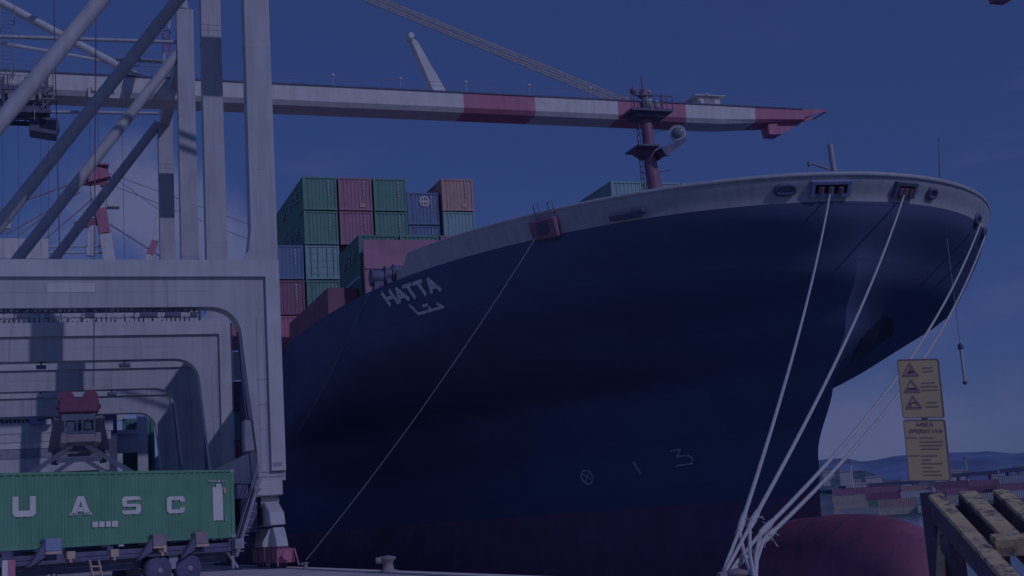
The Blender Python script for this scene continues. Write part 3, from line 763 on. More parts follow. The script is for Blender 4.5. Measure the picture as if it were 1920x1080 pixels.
    # boom
    yb0, yb1, zb0, zb1 = cy-2.1, cy+2.1, 52.5, 54.55
    cuts = [-22, onY(868, 190, yb0+0).x, 0, 0, 0, 0, 0]
    xs = [-22.0, 49.3, 58.7, 70.0, 79.7, 90.0, 97.5]
    mi = [0, 1, 0, 1, 0, 1]
    g = MB()
    def sect(x):
        if x < 85: return [(yb0, zb0), (yb0, zb1), (yb1, zb1), (yb1, zb0), (yb1-.35, zb0-.55), (yb0+.35, zb0-.55)]
        k = (x-85)/12.5
        return [(yb0, zb0+.5*k), (yb0, zb1), (yb1, zb1), (yb1, zb0+.5*k), (yb1-.35, zb0-.55+.9*k), (yb0+.35, zb0-.55+.9*k)]
    xs2 = [(-22.0, 0), (49.3, 1), (58.7, 0), (70.0, 1), (79.7, 0), (85.0, 0), (90.0, 1), (97.5, 1)]
    for (xa, m_), (xb, _m) in zip(xs2, xs2[1:]):
        A = [Vector((xa, y, z)) for y, z in sect(xa)]; B = [Vector((xb, y, z)) for y, z in sect(xb)]
        g.add(A+B, [(i, 6+i, 6+(i+1) % 6, (i+1) % 6) for i in range(6)], m_)
    A = [Vector((97.5, y, z)) for y, z in sect(97.5)]; g.add(A, [tuple(range(6))], 1)
    A = [Vector((-22, y, z)) for y, z in sect(-22)]; g.add(A, [tuple(range(5, -1, -1))], 0)
    g.box(-21.9, 97.4, yb0-.12, yb0-.003, zb1-.2, zb1-.02, 2)
    g.f = [list(reversed(q)) if i >= 0 and len(q) in (4, 6) and g.m[i] in (0, 1) else q for i, q in enumerate(g.f)]
    boom = g.build('boom', ['white', 'boom_red', 'dark'], T)
    # tip: open walkway frame narrowing to the end, with bumper below
    g = MB()
    g.prism([(97.5, 54.5), (101.4, 54.6), (101.4, 54.4), (97.5, 53.3)], yb0+.2, yb0+.5, XZ); g.prism([(97.5, 54.5), (101.4, 54.6), (101.4, 54.4), (97.5, 53.3)], yb1-.5, yb1-.2, XZ)
    for x in (98.5, 99.8, 101.2): g.box(x, x+.15, yb0+.5, yb1-.5, 54.25, 54.4)
    g.prism([(92.6, 52.6), (98.2, 53.1), (94.4, 51.1), (92.8, 51.1)], yb0+.9, yb1-.9, XZ)
    g.box(92.2, 93.6, yb0+.6, yb0+1.4, 50.9, 52.6)
    g.build('boom_tip', 'boom_red', boom)
    g = MB()
    for yy in (yb0-.1, yb1+.1):
        n_ = 44
        for i in range(n_+1):
            x = -20+i*(118/n_); g.tube((x, yy, zb1), (x, yy, zb1+1.05), .022, seg=4)
        for hh in (.55, 1.05): g.tube((-20, yy, zb1+hh), (100.5, yy, zb1+hh), .022, seg=4)
    g.build('boom_railing', 'grey', boom)
    for i in range(9):
        x = 16.5+i*8.3; g = MB(); g.tube((x, yb0-.1, zb1), (x, yb0-.1, zb1+1.0), .035, seg=5); g.lathe((x, yb0-.1, zb1+1.0), (0, 0, 1), [(.06, 0), (.2, .08), (.2, .35), (.04, .42)], 8); g.build('walkway_lamp', 'white', boom)
    g = MB(); g.box(82.3, 85.4, cy-1.2, cy+1.2, zb1, zb1+1.25); g.box(81.6, 86.1, cy-1.6, cy+1.6, zb1+1.3, zb1+1.42); g.box(83.0, 84.6, cy-1.23, cy-1.2, zb1+.4, zb1+1.0, 1); g.build('boom_hut', ['white', 'grey'], boom)
    # sign board with its lettering
    if detail != 'A':
        a, b_ = onY(165, 163, yb0-.16), onY(235, 185, yb0-.16); g = MB(); g.box(a.x, b_.x, yb0-.2, yb0-.13, b_.z, a.z); sb = g.build('name_board', 'white', boom)
        g = MB()
        for k, (q0, q1) in enumerate(((.08, .2), (.3, .36), (.44, .56), (.62, .7))):
            x0 = a.x+(b_.x-a.x)*q0; x1 = a.x+(b_.x-a.x)*q1; z0 = b_.z+.45; g.box(x0, x1, yb0-.22, yb0-.2, z0, z0+.32)
            g.box(x0, x0+.1, yb0-.22, yb0-.2, z0+.32, z0+.75)
        g.build('board_marks', 'dark', sb)
        a, b_ = onY(318, 163, yb0-.1), onY(341, 186, yb0-.1); g = MB(); x0, x1, z0, z1 = a.x+.1, b_.x, b_.z, a.z-.15; dx = x1-x0; st = .22
        g.box(x0+dx*.4, x0+dx*.4+st, yb0-.05, yb0-.003, z0, z1)
        for zz in (z0, (z0+z1)/2-st/2, z1-st): g.box(x0+dx*.4+st, x1, yb0-.05, yb0-.003, zz, zz+st)
        g.prism([(x0-dx*.45, z0), (x0+dx*.2, z0), (x0+dx*.2, z1-.3)], yb0-.05, yb0-.003, XZ)
        g.build('boom_lettering', 'letter', boom)
    # pylon and stays
    ap = Vector((14.6, cy, 76.0))
    for f in (FA, FB) if detail == 'A' else (FA,):
        g = MB(); g.tube((14.8, f+.8, 58.4), (ap.x, cy+(f+.8-cy)*.12, ap.z), .6, .45, 12); g.build('pylon_leg', 'crane', T)
        g = MB(); g.tube((ap.x, cy+(f+.8-cy)*.1, ap.z), (-8.1, f+.8, 57), .35, seg=10); g.build('back_stay', 'crane', T)
    g = MB(); g.box(ap.x-1.2, ap.x+1.2, cy-2.2, cy+2.2, ap.z-.7, ap.z+.7); g.build('pylon_head', 'boom_red', T)
    for s_ in (-1, 1):
        g = MB()
        yq = 1.1+s_*.75
        for d_ in (-.28, .28): g.bar(ap+Vector((0, yq, d_*.6)), (72.3, cy+yq, 55.35+d_*.6), .16, .26)
        g.tube((72.3, cy+yq-.35, 55.3), (72.3, cy+yq+.35, 55.3), .4, seg=12); g.box(71.9, 72.9, cy+yq-.22, cy+yq+.22, 54.5, 55.3)
        g.build('forestay', 'grey', T)
        g = MB(); g.bar(ap+Vector((0, s_*1.5, -.4)), (40, cy+s_*1.7, 55.0), .01, .01)
    if detail == 'B':
        Lq = [onY(318, 108, FB+.8), onY(318, 18, FB+.8)]; Lq[0].z = 53.6
        for k in range(5):
            z0 = Lq[0].z+(Lq[1].z-Lq[0].z)*k/5; z1 = Lq[0].z+(Lq[1].z-Lq[0].z)*(k+1)/5; g = MB(); x = 15.3; yy = FB+.8
            for dx, dy in ((-.4, -.4), (.4, -.4), (.4, .4), (-.4, .4)): g.tube((x+dx, yy+dy, z0), (x+dx, yy+dy, z1), .07, seg=5)
            g.tube((x-.4, yy-.4, z0), (x+.4, yy-.4, z1), .05, seg=5); g.tube((x+.4, yy-.4, z0), (x-.4, yy-.4, z1), .05, seg=5); g.tube((x-.4, yy-.4, z1), (x+.4, yy-.4, z1), .05, seg=5)
            g.build('lattice_section', 'boom_red' if k % 2 else 'white', T)
        a, b_ = Vector((47.0, cy, 54.5)), Vector((43.7, cy, 61.8)); d_ = (b_-a).normalized()
        g = MB(); g.prism([(-.85, 0), (.85, 0), (.32, 7.4), (.1, 7.75), (-.25, 7.75), (-.42, 7.3)], cy-.7, cy+.7, lambda u, v, w_: (a.x+d_.x*v+u, w_, a.z+d_.z*v)); g.tube((43.5, cy-.8, 62.0), (43.5, cy+.8, 62.0), .38, seg=12); g.build('stay_prop', 'white', boom)
        for q0, q1, r_ in (((-8, 0), (270, 150), .5), ((-5, 80), (215, 118), .22)):
            A, B = onY(*q0, cy), onY(*q1, cy); g = MB(); g.tube(A+(A-B)*.25, B, r_, seg=12); g.build('upper_tube', 'crane_pale', T)
        # trolley and cab under the boom
        g = MB(); x0 = -6.5
        g.box(x0, 1.4, cy-2.6, cy-2.3, 49.6, 50.1); g.box(x0, 1.4, cy+2.3, cy+2.6, 49.6, 50.1); g.box(x0, 1.3, cy-2.3, cy+2.3, 50.2, 50.8)
        for x in (-6, -3.6, -1.4, .9):
            for yy in (cy-2.6, cy+2.4): g.box(x, x+.2, yy, yy+.2, 49.6, 53.6)
        g.box(x0, 1.6, cy-2.9, cy-2.65, 52.0, 52.5); g.build('trolley', 'dark', T)
        g = MB()
        for i in range(10):
            x = -6.5+i*.9; g.tube((x, cy-3, 51.5), (x, cy-3, 56.6 if i in (7, 8, 9) else 53.6), .035, seg=4)
        for z in (51.8, 52.6, 53.6, 54.6, 55.6): g.tube((-6.5 if z < 54 else -.4, cy-3, z), (1.7, cy-3, z), .035, seg=4)
        g.build('trolley_railing', 'grey', T)
        for i in range(26):
            x = R.uniform(-6.4, 1.2); z = R.uniform(49.2, 53.4); v = Vector((R.choice((0, 0, 1, .7)), 0, R.choice((1, .7, -.7, 0)))); v = v if v.length > .1 else Vector((1, 0, 0))
            g = MB(); g.bar((x, cy-2.75-.01*i, z), Vector((x, cy-2.75-.01*i, z))+v*R.uniform(.6, 2.0), .09, .09); g.build('brace_bar', 'grey', T)
        for i in range(7):
            x = -6.2+i*1.05; g = MB(); g.box(x, x+R.uniform(.3, .7), cy-2.9, cy-2.5, 50.9, 51.2+R.uniform(.1, .9)); g.build('junction_box', 'grey', T)
        g = MB()
        for x in (-3.9, -2.4): g.tube((x, cy-2.4, 53.6), (x, cy-2.4, 62.0), .06, seg=5)
        for i in range(18): z = 53.8+i*.45; g.tube((-3.9, cy-2.4, z), (-2.4, cy-2.4, z), .035, seg=4)
        g.build('access_ladder', 'grey', T)
        g = MB()
        for x in (8.6, 9.4, 10.1, 10.9, 11.6, 12.4): g.tube((x, cy-2.5, 54.5), (x, cy-2.5, 57.2), .04, seg=4)
        for z in (55.6, 56.4, 57.2): g.tube((8.6, cy-2.5, z), (13.2, cy-2.5, z), .045, seg=4)
        g.box(8.4, 13.4, cy-2.6, cy-1.6, 56.3, 56.42); g.build('access_platform', 'grey', T)
        g = MB(); g.prism([(-.9, 47.9), (1.9, 47.5), (2.3, 48.6), (2.1, 49.5), (-.9, 49.5)], cy-1.3, cy+1.3, XZ, 0); cabo = g.build('operator_cab', 'dark', T, bevel=.06)
        g = MB(); g.prism([(.2, 48.3), (1.9, 48.0), (2.05, 48.6), (1.95, 49.2), (.2, 49.2)], cy-1.34, cy-1.305, XZ); g.build('window', 'glass', cabo)
        g = MB(); g.poly([(-7, cy-1, 47.6), (-4, cy-1, 49.0), (-1.2, cy-1, 49.5)], .22, 8); g.build('cab_arm', 'dark', T)
    # hoist ropes
    if detail == 'A':
        g = MB()
        for x in (1.7, 3.9):
            for yy in (-.9, .9): g.tube((x, cy+yy, 14.0), (x+(-.6 if x < 3 else .6), cy+yy, 52), .022, seg=4)
        g.build('hoist_rope', 'dark', T)
    else:
        g = MB()
        for x in (-3.6, -2.0, .3, 1.1, 5.5, 6.4, 9.0): g.tube((x, cy-.9, 20), (x, cy-.9, 52.5), .02, seg=4)
        g.build('hoist_rope', 'dark', T)
    if detail == 'A': boom.location.z = .28
    return T
make_crane(FR[0], FR[1], 'grey quay crane with the nearest portal, standing over the green container trailer', 'A')
make_crane(FR[2], FR[3], 'grey quay crane whose red and white boom reaches over the ship', 'B')

# a third, paler crane with red and white top beyond the grey ones
def third_crane():
    y0, y1 = 196., 220.; cy = (y0+y1)/2
    T = thing('harbour_crane', (4, cy, 0), 'pale crane with red and white tower top, seen beyond the grey portals', 'crane')
    for f in (y0, y1):
        for x in (13.2, -7.5):
            g = MB(); g.box(x, x+1.4, f, f+1.4, 0, 21); g.build('portal_leg', 'crane_pale', T)
        g = MB(); g.box(-6.1, 13.2, f+.05, f+1.35, 15.4, 18.6); g.box(-6.1, 13.2, f-.2, f+.05, 18.0, 18.5); g.build('portal_beam', 'crane_pale', T)
        g = MB(); g.box(-6.1, 13.2, f+.1, f+1.3, 22.3, 23.6); g.build('upper_beam', 'crane_pale', T)
        g = MB(); g.box(12.6, 15.2, f-3, f+4.4, .3, 1.6); g.build('wheel_truck', 'red_dark', T)
    Q = lambda x, y: onY(x, y, 191.)
    for k, (ya, yb, x1, m_) in enumerate(((776, 786, 70, 'grey'), (797, 807, 212, 'crane_pale'), (812, 823, 208, 'crane_pale'), (829, 838, 130, 'white'), (846, 853, 200, 'grey'), (862, 880, 205, 'crane_pale'))):
        a, b_ = Q(-60, ya), Q(x1, yb); g = MB(); g.box(a.x, b_.x, 190.6+.1*k, 191.6+.1*k, b_.z, a.z); g.build('service_girder', m_, T)
    a, b_ = Q(56, 785), Q(81, 797); g = MB(); g.box(a.x, b_.x, 189.6, 190.5, b_.z, a.z); g.build('electric_box', 'bluebox', T)
    a, b_ = Q(84, 788), Q(96, 797); g = MB(); g.box(a.x, b_.x, 189.6, 190.5, b_.z, a.z); g.build('electric_box', 'white', T)
    g = MB()
    for k in range(9):
        a, b_ = Q(-8+k*8, 776+R.uniform(0, 4)), Q(4+k*8, 797); g.bar(a, b_, .18, .18)
    g.build('stair_truss', 'crane_pale', T)
    a, b_ = Q(-70, 772), Q(222, 905); g = MB(); g.box(a.x, b_.x, 192.5, 194, 0, a.z); g.build('added_backing_panel', 'dark', T)  # added dark panel that hides the sky behind the girders
    a, b_ = Q(236, 775), Q(300, 905); g = MB(); g.box(a.x, b_.x, 199, 200, 0, a.z); [g.box(a.x+.6+i*1.1, a.x+1.1+i*1.1, 198.8, 199, 0, a.z-.4) for i in range(4)]; g.build('screen_wall', 'c_dgreen', T)
    Y = 215.
    P = lambda x, y: onY(x, y, Y)
    # tower
    def seg(name, pts, wd, m): g = MB(); [g.bar(P(*a), P(*b_), wd, wd) for a, b_ in zip(pts, pts[1:])]; return g.build(name, m, T)
    seg('tower_leg', [(176, 395), (168, 480)], 1.0, 'white'); seg('tower_leg', [(197, 440), (205, 495)], 1.8, 'white')
    seg('tower_leg', [(188, 392), (196, 438)], 1.7, 'boom_red'); seg('tower_leg', [(178, 350), (186, 392)], 1.5, 'white'); seg('cross_girder', [(140, 424), (182, 415)], 1.1, 'red_dark'); seg('cross_girder', [(152, 340), (200, 345)], 1.0, 'red_dark')
    g = MB(); a, b_ = P(165, 313), P(200, 345); g.prism([(a.x, b_.z), (a.x+.4, a.z), (b_.x, a.z-.6), (b_.x+.6, b_.z+1)], Y-1.2, Y+1.2, XZ); g.box(a.x-.6, b_.x+.3, Y-1.6, Y+1.6, a.z, a.z+.25); g.build('tower_head', 'boom_red', T)
    g = MB(); a, b_ = P(200, 374), P(224, 390); g.box(a.x, b_.x, Y-1, Y+1, b_.z, a.z); g.build('machinery_box', 'white', T)
    g = MB(); a, b_ = P(-6, 404), P(20, 430); g.box(a.x, b_.x, Y-1, Y+1, b_.z, a.z); g.build('machinery_box', 'white', T)
    seg('jib_strut', [(300, 395), (291, 452)], 1.0, 'white'); seg('jib_strut', [(291, 452), (281, 478)], 1.1, 'boom_red'); seg('jib_strut', [(281, 478), (276, 500)], 1.0, 'white')
    for a, b_, r_ in (((205, 325), (520, 440), .07), ((205, 345), (520, 470), .07), ((210, 330), (300, 395), .06), ((205, 420), (300, 480), .14), ((160, 335), (0, 392), .18), ((150, 360), (10, 440), .14), ((200, 350), (60, 470), .12), ((30, 445), (90, 400), .14)):
        g = MB(); g.tube(P(*a), P(*b_), r_, seg=6); g.build('stay_cable', 'grey', T)
    g = MB(); a, b_ = P(-5, 452), P(92, 490); g.box(a.x, b_.x, Y-2, Y+2, b_.z, a.z); g.build('machinery_house', 'white', T)
    g = MB()
    for yy in (462, 474): g.tube(P(-5, yy), P(190, yy), .18, seg=6)
    g.build('walkway_rail', 'crane_pale', T)
    return T
third_crane()
# green containers in the yard seen through the last portal

# ------------------------------------------------------------------ spreader hanging under the first crane
sy = (FR[0]+FR[1]+1.6)/2
T = thing('container_spreader', (2.8, sy, 9), 'red topped spreader hanging on ropes above the green container', 'spreader')
g = MB(); g.box(1.35, 4.25, sy-.8, sy+.8, 12.0, 13.1); g.box(1.2, 4.4, sy-.7, sy+.7, 12.3, 12.75)
hb = g.build('headblock', 'headblock', T, bevel=.12)
for x in (1.95, 3.65):
    g = MB(); g.tube((x, sy-.6, 13.15), (x, sy+.6, 13.15), .58, seg=20); g.tube((x, sy-.64, 13.15), (x, sy-.6, 13.15), .3, seg=12); g.build('sheave', 'headblock', hb)
g = MB()
for x in (1.75, 2.6, 3.0, 3.85):
    for yy in (sy-.7, sy+.5): g.box(x, x+.14, yy, yy+.2, 10.45, 11.98)
g.box(1.6, 4.0, sy-.72, sy+.72, 11.5, 11.95); g.box(1.6, 4.0, sy-.74, sy+.72, 10.45, 10.7); g.box(1.95, 2.5, sy-.5, sy+.4, 10.7, 11.4); g.box(3.2, 3.7, sy-.5, sy+.4, 10.8, 11.3)
g.build('hoist_frame', 'white', T, bevel=.03)
g = MB(); g.box(2.05, 3.55, sy-.3, sy+.5, 10.72, 11.35); g.build('hydraulic_unit', 'dark', T, bevel=.04)
for s_ in (-1, 1):
    g = MB(); g.bar((2.8+s_*1.25, sy, 11.8), (2.8+s_*1.7, sy, 9.2), .5, 1.0); g.build('guide_arm', 'tan', T, bevel=.05)
    g = MB(); g.bar((2.8+s_*1.62, sy-.2, 9.3), (2.8+s_*1.72, sy-.2, 8.3), .35, .5); g.build('flipper', 'dark', T)
g = MB()
for x in (1.45, 3.75): g.box(x, x+.4, sy-6, sy+6, 9.4, 10.1)
for yy in (-6, -3, -.95, .8, 3, 5.7): g.box(1.85, 3.75, sy+yy, sy+yy+.3, 9.45, 10.0)
g.build('spreader_beam', 'tan', T, bevel=.03)
g = MB(); g.box(1.3, 4.3, sy-1.0, sy-.96, 9.2, 9.5); g.tube((1.5, sy-1.1, 10.25), (4.1, sy-1.1, 10.25), .09, seg=8); g.tube((2.0, sy-1.0, 8.9), (3.6, sy-1.0, 8.9), .12, seg=8); g.build('hose_rail', 'dark', T)
for s_ in (-1, 1):
    g = MB(); g.bar((2.8+s_*.5, sy-.9, 9.6), (2.8+s_*4.4, sy-.9, 7.0), .25, .35); g.bar((2.8+s_*.3, sy-.9, 8.6), (2.8+s_*3.0, sy-.9, 6.8), .22, .3); g.build('splayed_arm', 'crane_pale', T)
g = MB(); g.box(1.2, 4.4, sy-.95, sy-.7, 8.4, 8.75); g.build('cross_bar', 'crane_pale', T)

XF[0] = False
# ------------------------------------------------------------------ green container on its trailer (its own frame: s along, d away from camera, z)
CE = Vector((7.15, 52.9, 0)); ca = rad(30); sv = Vector((math.cos(ca), math.sin(ca), 0)); dv = Vector((-math.sin(ca), math.cos(ca), 0))
def K(s, d, z): return CE+sv*s+dv*d+Vector((0, 0, z))       # s<0 runs left along the container
def sfind(px, py):
    p = onP(px, py, CE, dv); return (p-CE).dot(sv), p.z
CL, CH, CZ, CW = 12.19, 2.62, 1.95, 2.44
T = thing('shipping_container', tuple(K(-CL/2, CW/2, CZ)), 'long green container lettered UASC in white, riding on the trailer', 'container')
def kbox(g, s0, s1, d0, d1, z0, z1, m=0):
    return g.obox(K((s0+s1)/2, (d0+d1)/2, (z0+z1)/2), sv*((s1-s0)/2), dv*((d1-d0)/2), Vector((0, 0, (z1-z0)/2)), m)
g = MB()
for s0 in (-CL, -.16):
    for d0 in (0, CW-.16): kbox(g, s0, s0+.16, d0, d0+.16, CZ, CZ+CH)
for d0 in (0, CW-.08):
    kbox(g, -CL+.16, -.16, d0, d0+.08, CZ+.02, CZ+.17); kbox(g, -CL+.16, -.16, d0, d0+.08, CZ+CH-.1, CZ+CH-.01)
for s0 in (-CL, -.12):
    kbox(g, s0, s0+.12, .16, CW-.16, CZ+.02, CZ+.17); kbox(g, s0, s0+.12, .16, CW-.16, CZ+CH-.12, CZ+CH-.01)
g.build('frame', 'c_uasc', T)
g = MB(); corr(g, -CL+.16, -.16, CZ+.17, CZ+CH-.1, lambda u, d, q: K(u, .02+d, q)); sw = g.build('side_wall', 'c_uasc', T)
g = MB(); corr(g, -CL+.16, -.16, CZ+.17, CZ+CH-.1, lambda u, d, q: K(u, CW-.02-d, q)); g.build('side_wall', 'c_uasc', T)
g = MB()
for s0 in (-.06, -CL+.02): kbox(g, s0, s0+.04, .16, CW-.16, CZ+.17, CZ+CH-.12)
g.build('end_wall', 'c_uasc', T)
g = MB(); g.add([K(-CL+.05, .06, CZ+CH-.03), K(-.05, .06, CZ+CH-.03), K(-.05, CW-.06, CZ+CH-.03), K(-CL+.05, CW-.06, CZ+CH-.03)], [(0, 1, 2, 3)]); g.build('roof', 'c_uasc', T)
g = MB()
for s0 in (-CL, -.17):
    for z0 in (CZ-.0, CZ+CH-.12): kbox(g, s0-.005, s0+.18, -.012, .17, z0-.005, z0+.12)
g.build('corner_casting', 'grey', T)
def poly_on_side(g, pts, s0, s1, z0, z1):
    P = [(s0+(s1-s0)*u, z0+(z1-z0)*v) for u, v in pts]
    g.prism(P, -.006, .012, lambda u, v, w_: K(u, w_, v))
def letter_geo(ch, s0, s1, z0, z1):
    g = MB(); q = .26; c_ = .13
    if ch == 'U':
        poly_on_side(g, [(0, 1), (q, 1), (q, .3), (0, c_*1.3)], s0, s1, z0, z1); poly_on_side(g, [(1-q, 1), (1, 1), (1, c_*1.3), (1-q, .3)], s0, s1, z0, z1)
        poly_on_side(g, [(0, c_*1.3), (q, .3), (1-q, .3), (1, c_*1.3), (1-c_, 0), (c_, 0)], s0, s1, z0, z1)
    if ch == 'A':
        poly_on_side(g, [(.0, 0), (.3, 0), (.56, 1), (.34, 1)], s0, s1, z0, z1); poly_on_side(g, [(.7, 0), (1, 0), (.66, 1), (.56, 1), (.5, .78)], s0, s1, z0, z1)
        poly_on_side(g, [(.32, .2), (.68, .2), (.62, .42), (.38, .42)], s0, s1, z0, z1); poly_on_side(g, [(-.06, 0), (.34, 0), (.36, .14), (-.02, .14)], s0, s1, z0, z1); poly_on_side(g, [(.66, 0), (1.06, 0), (1.02, .14), (.64, .14)], s0, s1, z0, z1)
    if ch == 'S':
        for pts in ([(c_, 1), (1-c_, 1), (1, 1-c_), (1, .8), (q, .77), (0, .85)], [(0, .85), (q, .77), (q, .58), (c_, .4), (0, .52)], [(c_, .42), (q, .58), (1-c_, .58), (1-q, .42)],
                    [(1-q, .42), (1-c_, .58), (1, .48), (1, .15), (1-q, .23)], [(0, .22), (1-q, .23), (1, .15), (1-c_, 0), (c_, 0), (0, c_)]): poly_on_side(g, pts, s0, s1, z0, z1)
    if ch == 'C':
        for pts in ([(c_, 1), (1-c_, 1), (1, 1-c_), (1, .66), (1-q, .66), (1-q, .77), (q, .77), (0, 1-c_)], [(0, 1-c_), (q, .77), (q, .23), (0, c_)], [(0, c_), (q, .23), (1-q, .23), (1-q, .34), (1, .34), (1, c_), (1-c_, 0), (c_, 0)]): poly_on_side(g, pts, s0, s1, z0, z1)
    return g
for ch, x0, x1, y0, y1 in (('U', 23, 67, 930, 970), ('A', 132, 170, 930, 967), ('S', 229, 264, 930, 965), ('C', 313, 346, 930, 963)):
    s0, zb = sfind(x0, y1); s1, zt = sfind(x1, y0)
    letter_geo(ch, s0, s1, zb, zt).build('lettering', 'letter', sw)
g = MB(); s0, zb = sfind(400, 976); s1, zt = sfind(417, 913); kbox(g, s0, s1, -.006, .012, zb, zt); a0, _ = sfind(405, 913); a1, zq = sfind(414, 907); kbox(g, a0, a1, -.006, .012, zt, zq)
g.build('data_panel', 'letter', sw)
for x0, x1 in ((390, 404), (406, 413), (416, 418.5), (421, 424)):
    g = MB(); s0, zb = sfind(x0, 904); s1, zt = sfind(x1, 900); kbox(g, s0, s1, -.004, .012, zb, zt); g.build('number_mark', 'letter_dim', sw)
for x0, x1, yb, yt in ((173, 184, 989, 978), (186, 196, 988.5, 977.5), (198.5, 208, 988, 977), (210, 221, 988, 976.5)):
    g = MB(); s0, zb = sfind(x0, yb); s1, zt = sfind(x1, yt); kbox(g, s0, s1, -.004, .012, zb, zt); g.build('number_mark', 'letter', sw)
for (x, y), m_ in (((421.5, 920), 'lamp_orange'), ((424, 972), 'bluebox')):
    g = MB(); s0, z0 = sfind(x, y); kbox(g, s0-.06, s0+.06, -.006, .012, z0-.1, z0+.1); g.build('decal', m_, sw)
# trailer
T = thing('container_trailer', tuple(K(-CL/2, CW/2, 0)), 'low terminal trailer carrying the green lettered container', 'trailer')
g = MB()
for d0 in (.55, CW-.75): kbox(g, -CL+.3, -.1, d0, d0+.2, 1.05, 1.6)
kbox(g, -CL, .05, .05, .17, 1.62, 1.78); kbox(g, -CL, .05, CW-.17, CW-.05, 1.62, 1.78)
for s0 in (-11.6, -9.6, -7.6, -5.6, -3.6, -1.6, -.3): kbox(g, s0, s0+.22, .02, CW-.02, 1.6, 1.9)
kbox(g, -CL, .02, .0, .06, 1.45, 1.60)
g.build('chassis', 'dark', T)
g = MB(); kbox(g, -CL, .0, -.02, .0, 1.50, 1.56); g.build('side_rail', 'dark', T)
for i, (x, yb, yt, ww, m_) in enumerate(((92, 1035, 1009, 15, 'bluebox'), (291, 1024, 1001, 12, 'tan'), (370.5, 1021, 997, 11.5, 'tan'), (441, 1030, 1010, 8, 'grey'))):
    s0, zb = sfind(x-ww, yb); s1, zt = sfind(x+ww, yt); g = MB(); kbox(g, s0, s1, -.3, -.02, zb, zt)
    o = g.build('corner_guide', m_, T, bevel=.02)
    if i < 3: g = MB(); kbox(g, s0, s1, -.31, -.05, zb-.1, zb-.005); g.build('reflector', 'lamp_orange', o)
    if i < 3: g = MB(); g.prism([(s0-.6, zb-.5), (s0, zb-.2), (s0, zt-.15)], -.22, -.05, lambda u, v, w_: K(u, w_, v)); g.build('bracket', 'dark', o)
for x, y in ((130, 1041), (212, 1037), (302, 1029)):
    s0, z0 = sfind(x, y); g = MB(); kbox(g, s0-.16, s0+.16, -.12, .0, z0-.13, z0+.13); kbox(g, s0-.05, s0+.05, -.1, .0, z0-.25, z0-.13); g.build('side_lamp', 'lamp_orange', T)
wheel_xs = [sfind(302, 1062)[0], sfind(358, 1060)[0]]
for s0 in wheel_xs:
    for d0 in (.05, CW-.45):
        c_ = K(s0, d0, .92); g = MB()
        g.lathe(c_, dv, [(.3, .02), (.46, 0), (.54, .05), (.575, .12), (.575, .3), (.53, .37), (.4, .4)], 28)
        wh = g.build('wheel', 'black', T)
        g = MB(); g.lathe(c_+dv*.03, -dv, [(.33, -.0), (.3, .02), (.26, -.02), (.12, -.02), (.11, .06), (.04, .08)], 20); g.build('rim', 'grey', wh)
g = MB(); kbox(g, wheel_xs[0]-.2, wheel_xs[1]+.2, .5, CW-.5, .8, 1.05); 
for s0 in wheel_xs: g.tube(K(s0, .2, .92), K(s0, CW-.2, .92), .1, seg=10)
m_ = (wheel_xs[0]+wheel_xs[1])/2; kbox(g, m_-.2, m_+.2, .15, .5, .95, 1.5); g.build('axle', 'grey', T)
g = MB()
for x in (165, 182):
    a, b_ = sfind(x, 1050), sfind(x+7, 1084); g.bar(K(a[0], -.08, a[1]), K(b_[0], -.08, b_[1]), .09, .05)
for y in (1062, 1073):
    a, b_ = sfind(168, y), sfind(188, y); g.bar(K(a[0], -.08, a[1]), K(b_[0], -.08, b_[1]), .05, .05)
g.build('access_ladder', 'lamp_orange', T)
g = MB(); a, b_ = sfind(440, 1032), sfind(440, 1066); kbox(g, a[0]-.05, a[0]+.05, .1, .2, b_[1], a[1]); a, b_ = sfind(430, 1034), sfind(450, 1064); g.bar(K(a[0], .15, a[1]), K(b_[0], .15, b_[1]), .09, .09); g.build('rear_stand', 'grey', T)
g = MB()
for x in (40, 100, 110): a = sfind(x, 1060); kbox(g, a[0]-.05, a[0]+.05, .3, .4, .25, 1.1)
kbox(g, sfind(5, 1060)[0], sfind(112, 1060)[0], .28, .4, .85, .95); kbox(g, sfind(5, 1060)[0], sfind(150, 1060)[0], .28, .4, .62, .7)
g.tube(K(sfind(118, 1058)[0], .5, .8), K(sfind(152, 1058)[0], .5, .8), .28, seg=14); g.build('landing_gear', 'grey', T)
g = MB(); s0, z0 = sfind(20, 1070); kbox(g, s0-.14, s0+.14, -.05, 0, z0-.35, z0+.35); mk = g.build('marker_board', 'boom_red', T)
g = MB(); s0, z0 = sfind(8, 1068); kbox(g, s0-.1, s0+.1, -.05, 0, z0-.3, z0+.3); g.build('marker_board', 'white', T)

# ------------------------------------------------------------------ bollards, mooring ropes
XF[0] = True
def bollard(loc, label, sc_=1.):
    T = thing('bollard', loc, label, 'bollard', 'bollards on the quay edge'); x, y, z = loc
    g = MB(); g.lathe((x, y, z), (0, 0, 1), [(.42*sc_, 0), (.42*sc_, .06*sc_), (.27*sc_, .1*sc_), (.22*sc_, .38*sc_), (.3*sc_, .5*sc_), (.38*sc_, .56*sc_), (.36*sc_, .64*sc_), (.2*sc_, .7*sc_), (.02, .71*sc_)], 20)
    g.build('post', 'tan', T)
    g = MB(); g.tube((x-.55*sc_, y, z+.52*sc_), (x+.1*sc_, y, z+.54*sc_), .14*sc_, .2*sc_, 12); g.build('horn', 'tan', T)
    return T
pb = onX(728, 1066, 14.9)
bollard((pb.x, pb.y, .02), 'rusty iron bollard standing alone on the quay edge below the hull', 1.0)
NB = Vector((13.65, 25.2, 0)); NBz = .2
bollard((NB.x, NB.y, 0), 'squat bollard wrapped by the four pale mooring ropes', .72)
bollard((14.9, 80.2, .02), 'bollard beside the crane foot taking the thin lines', .5)
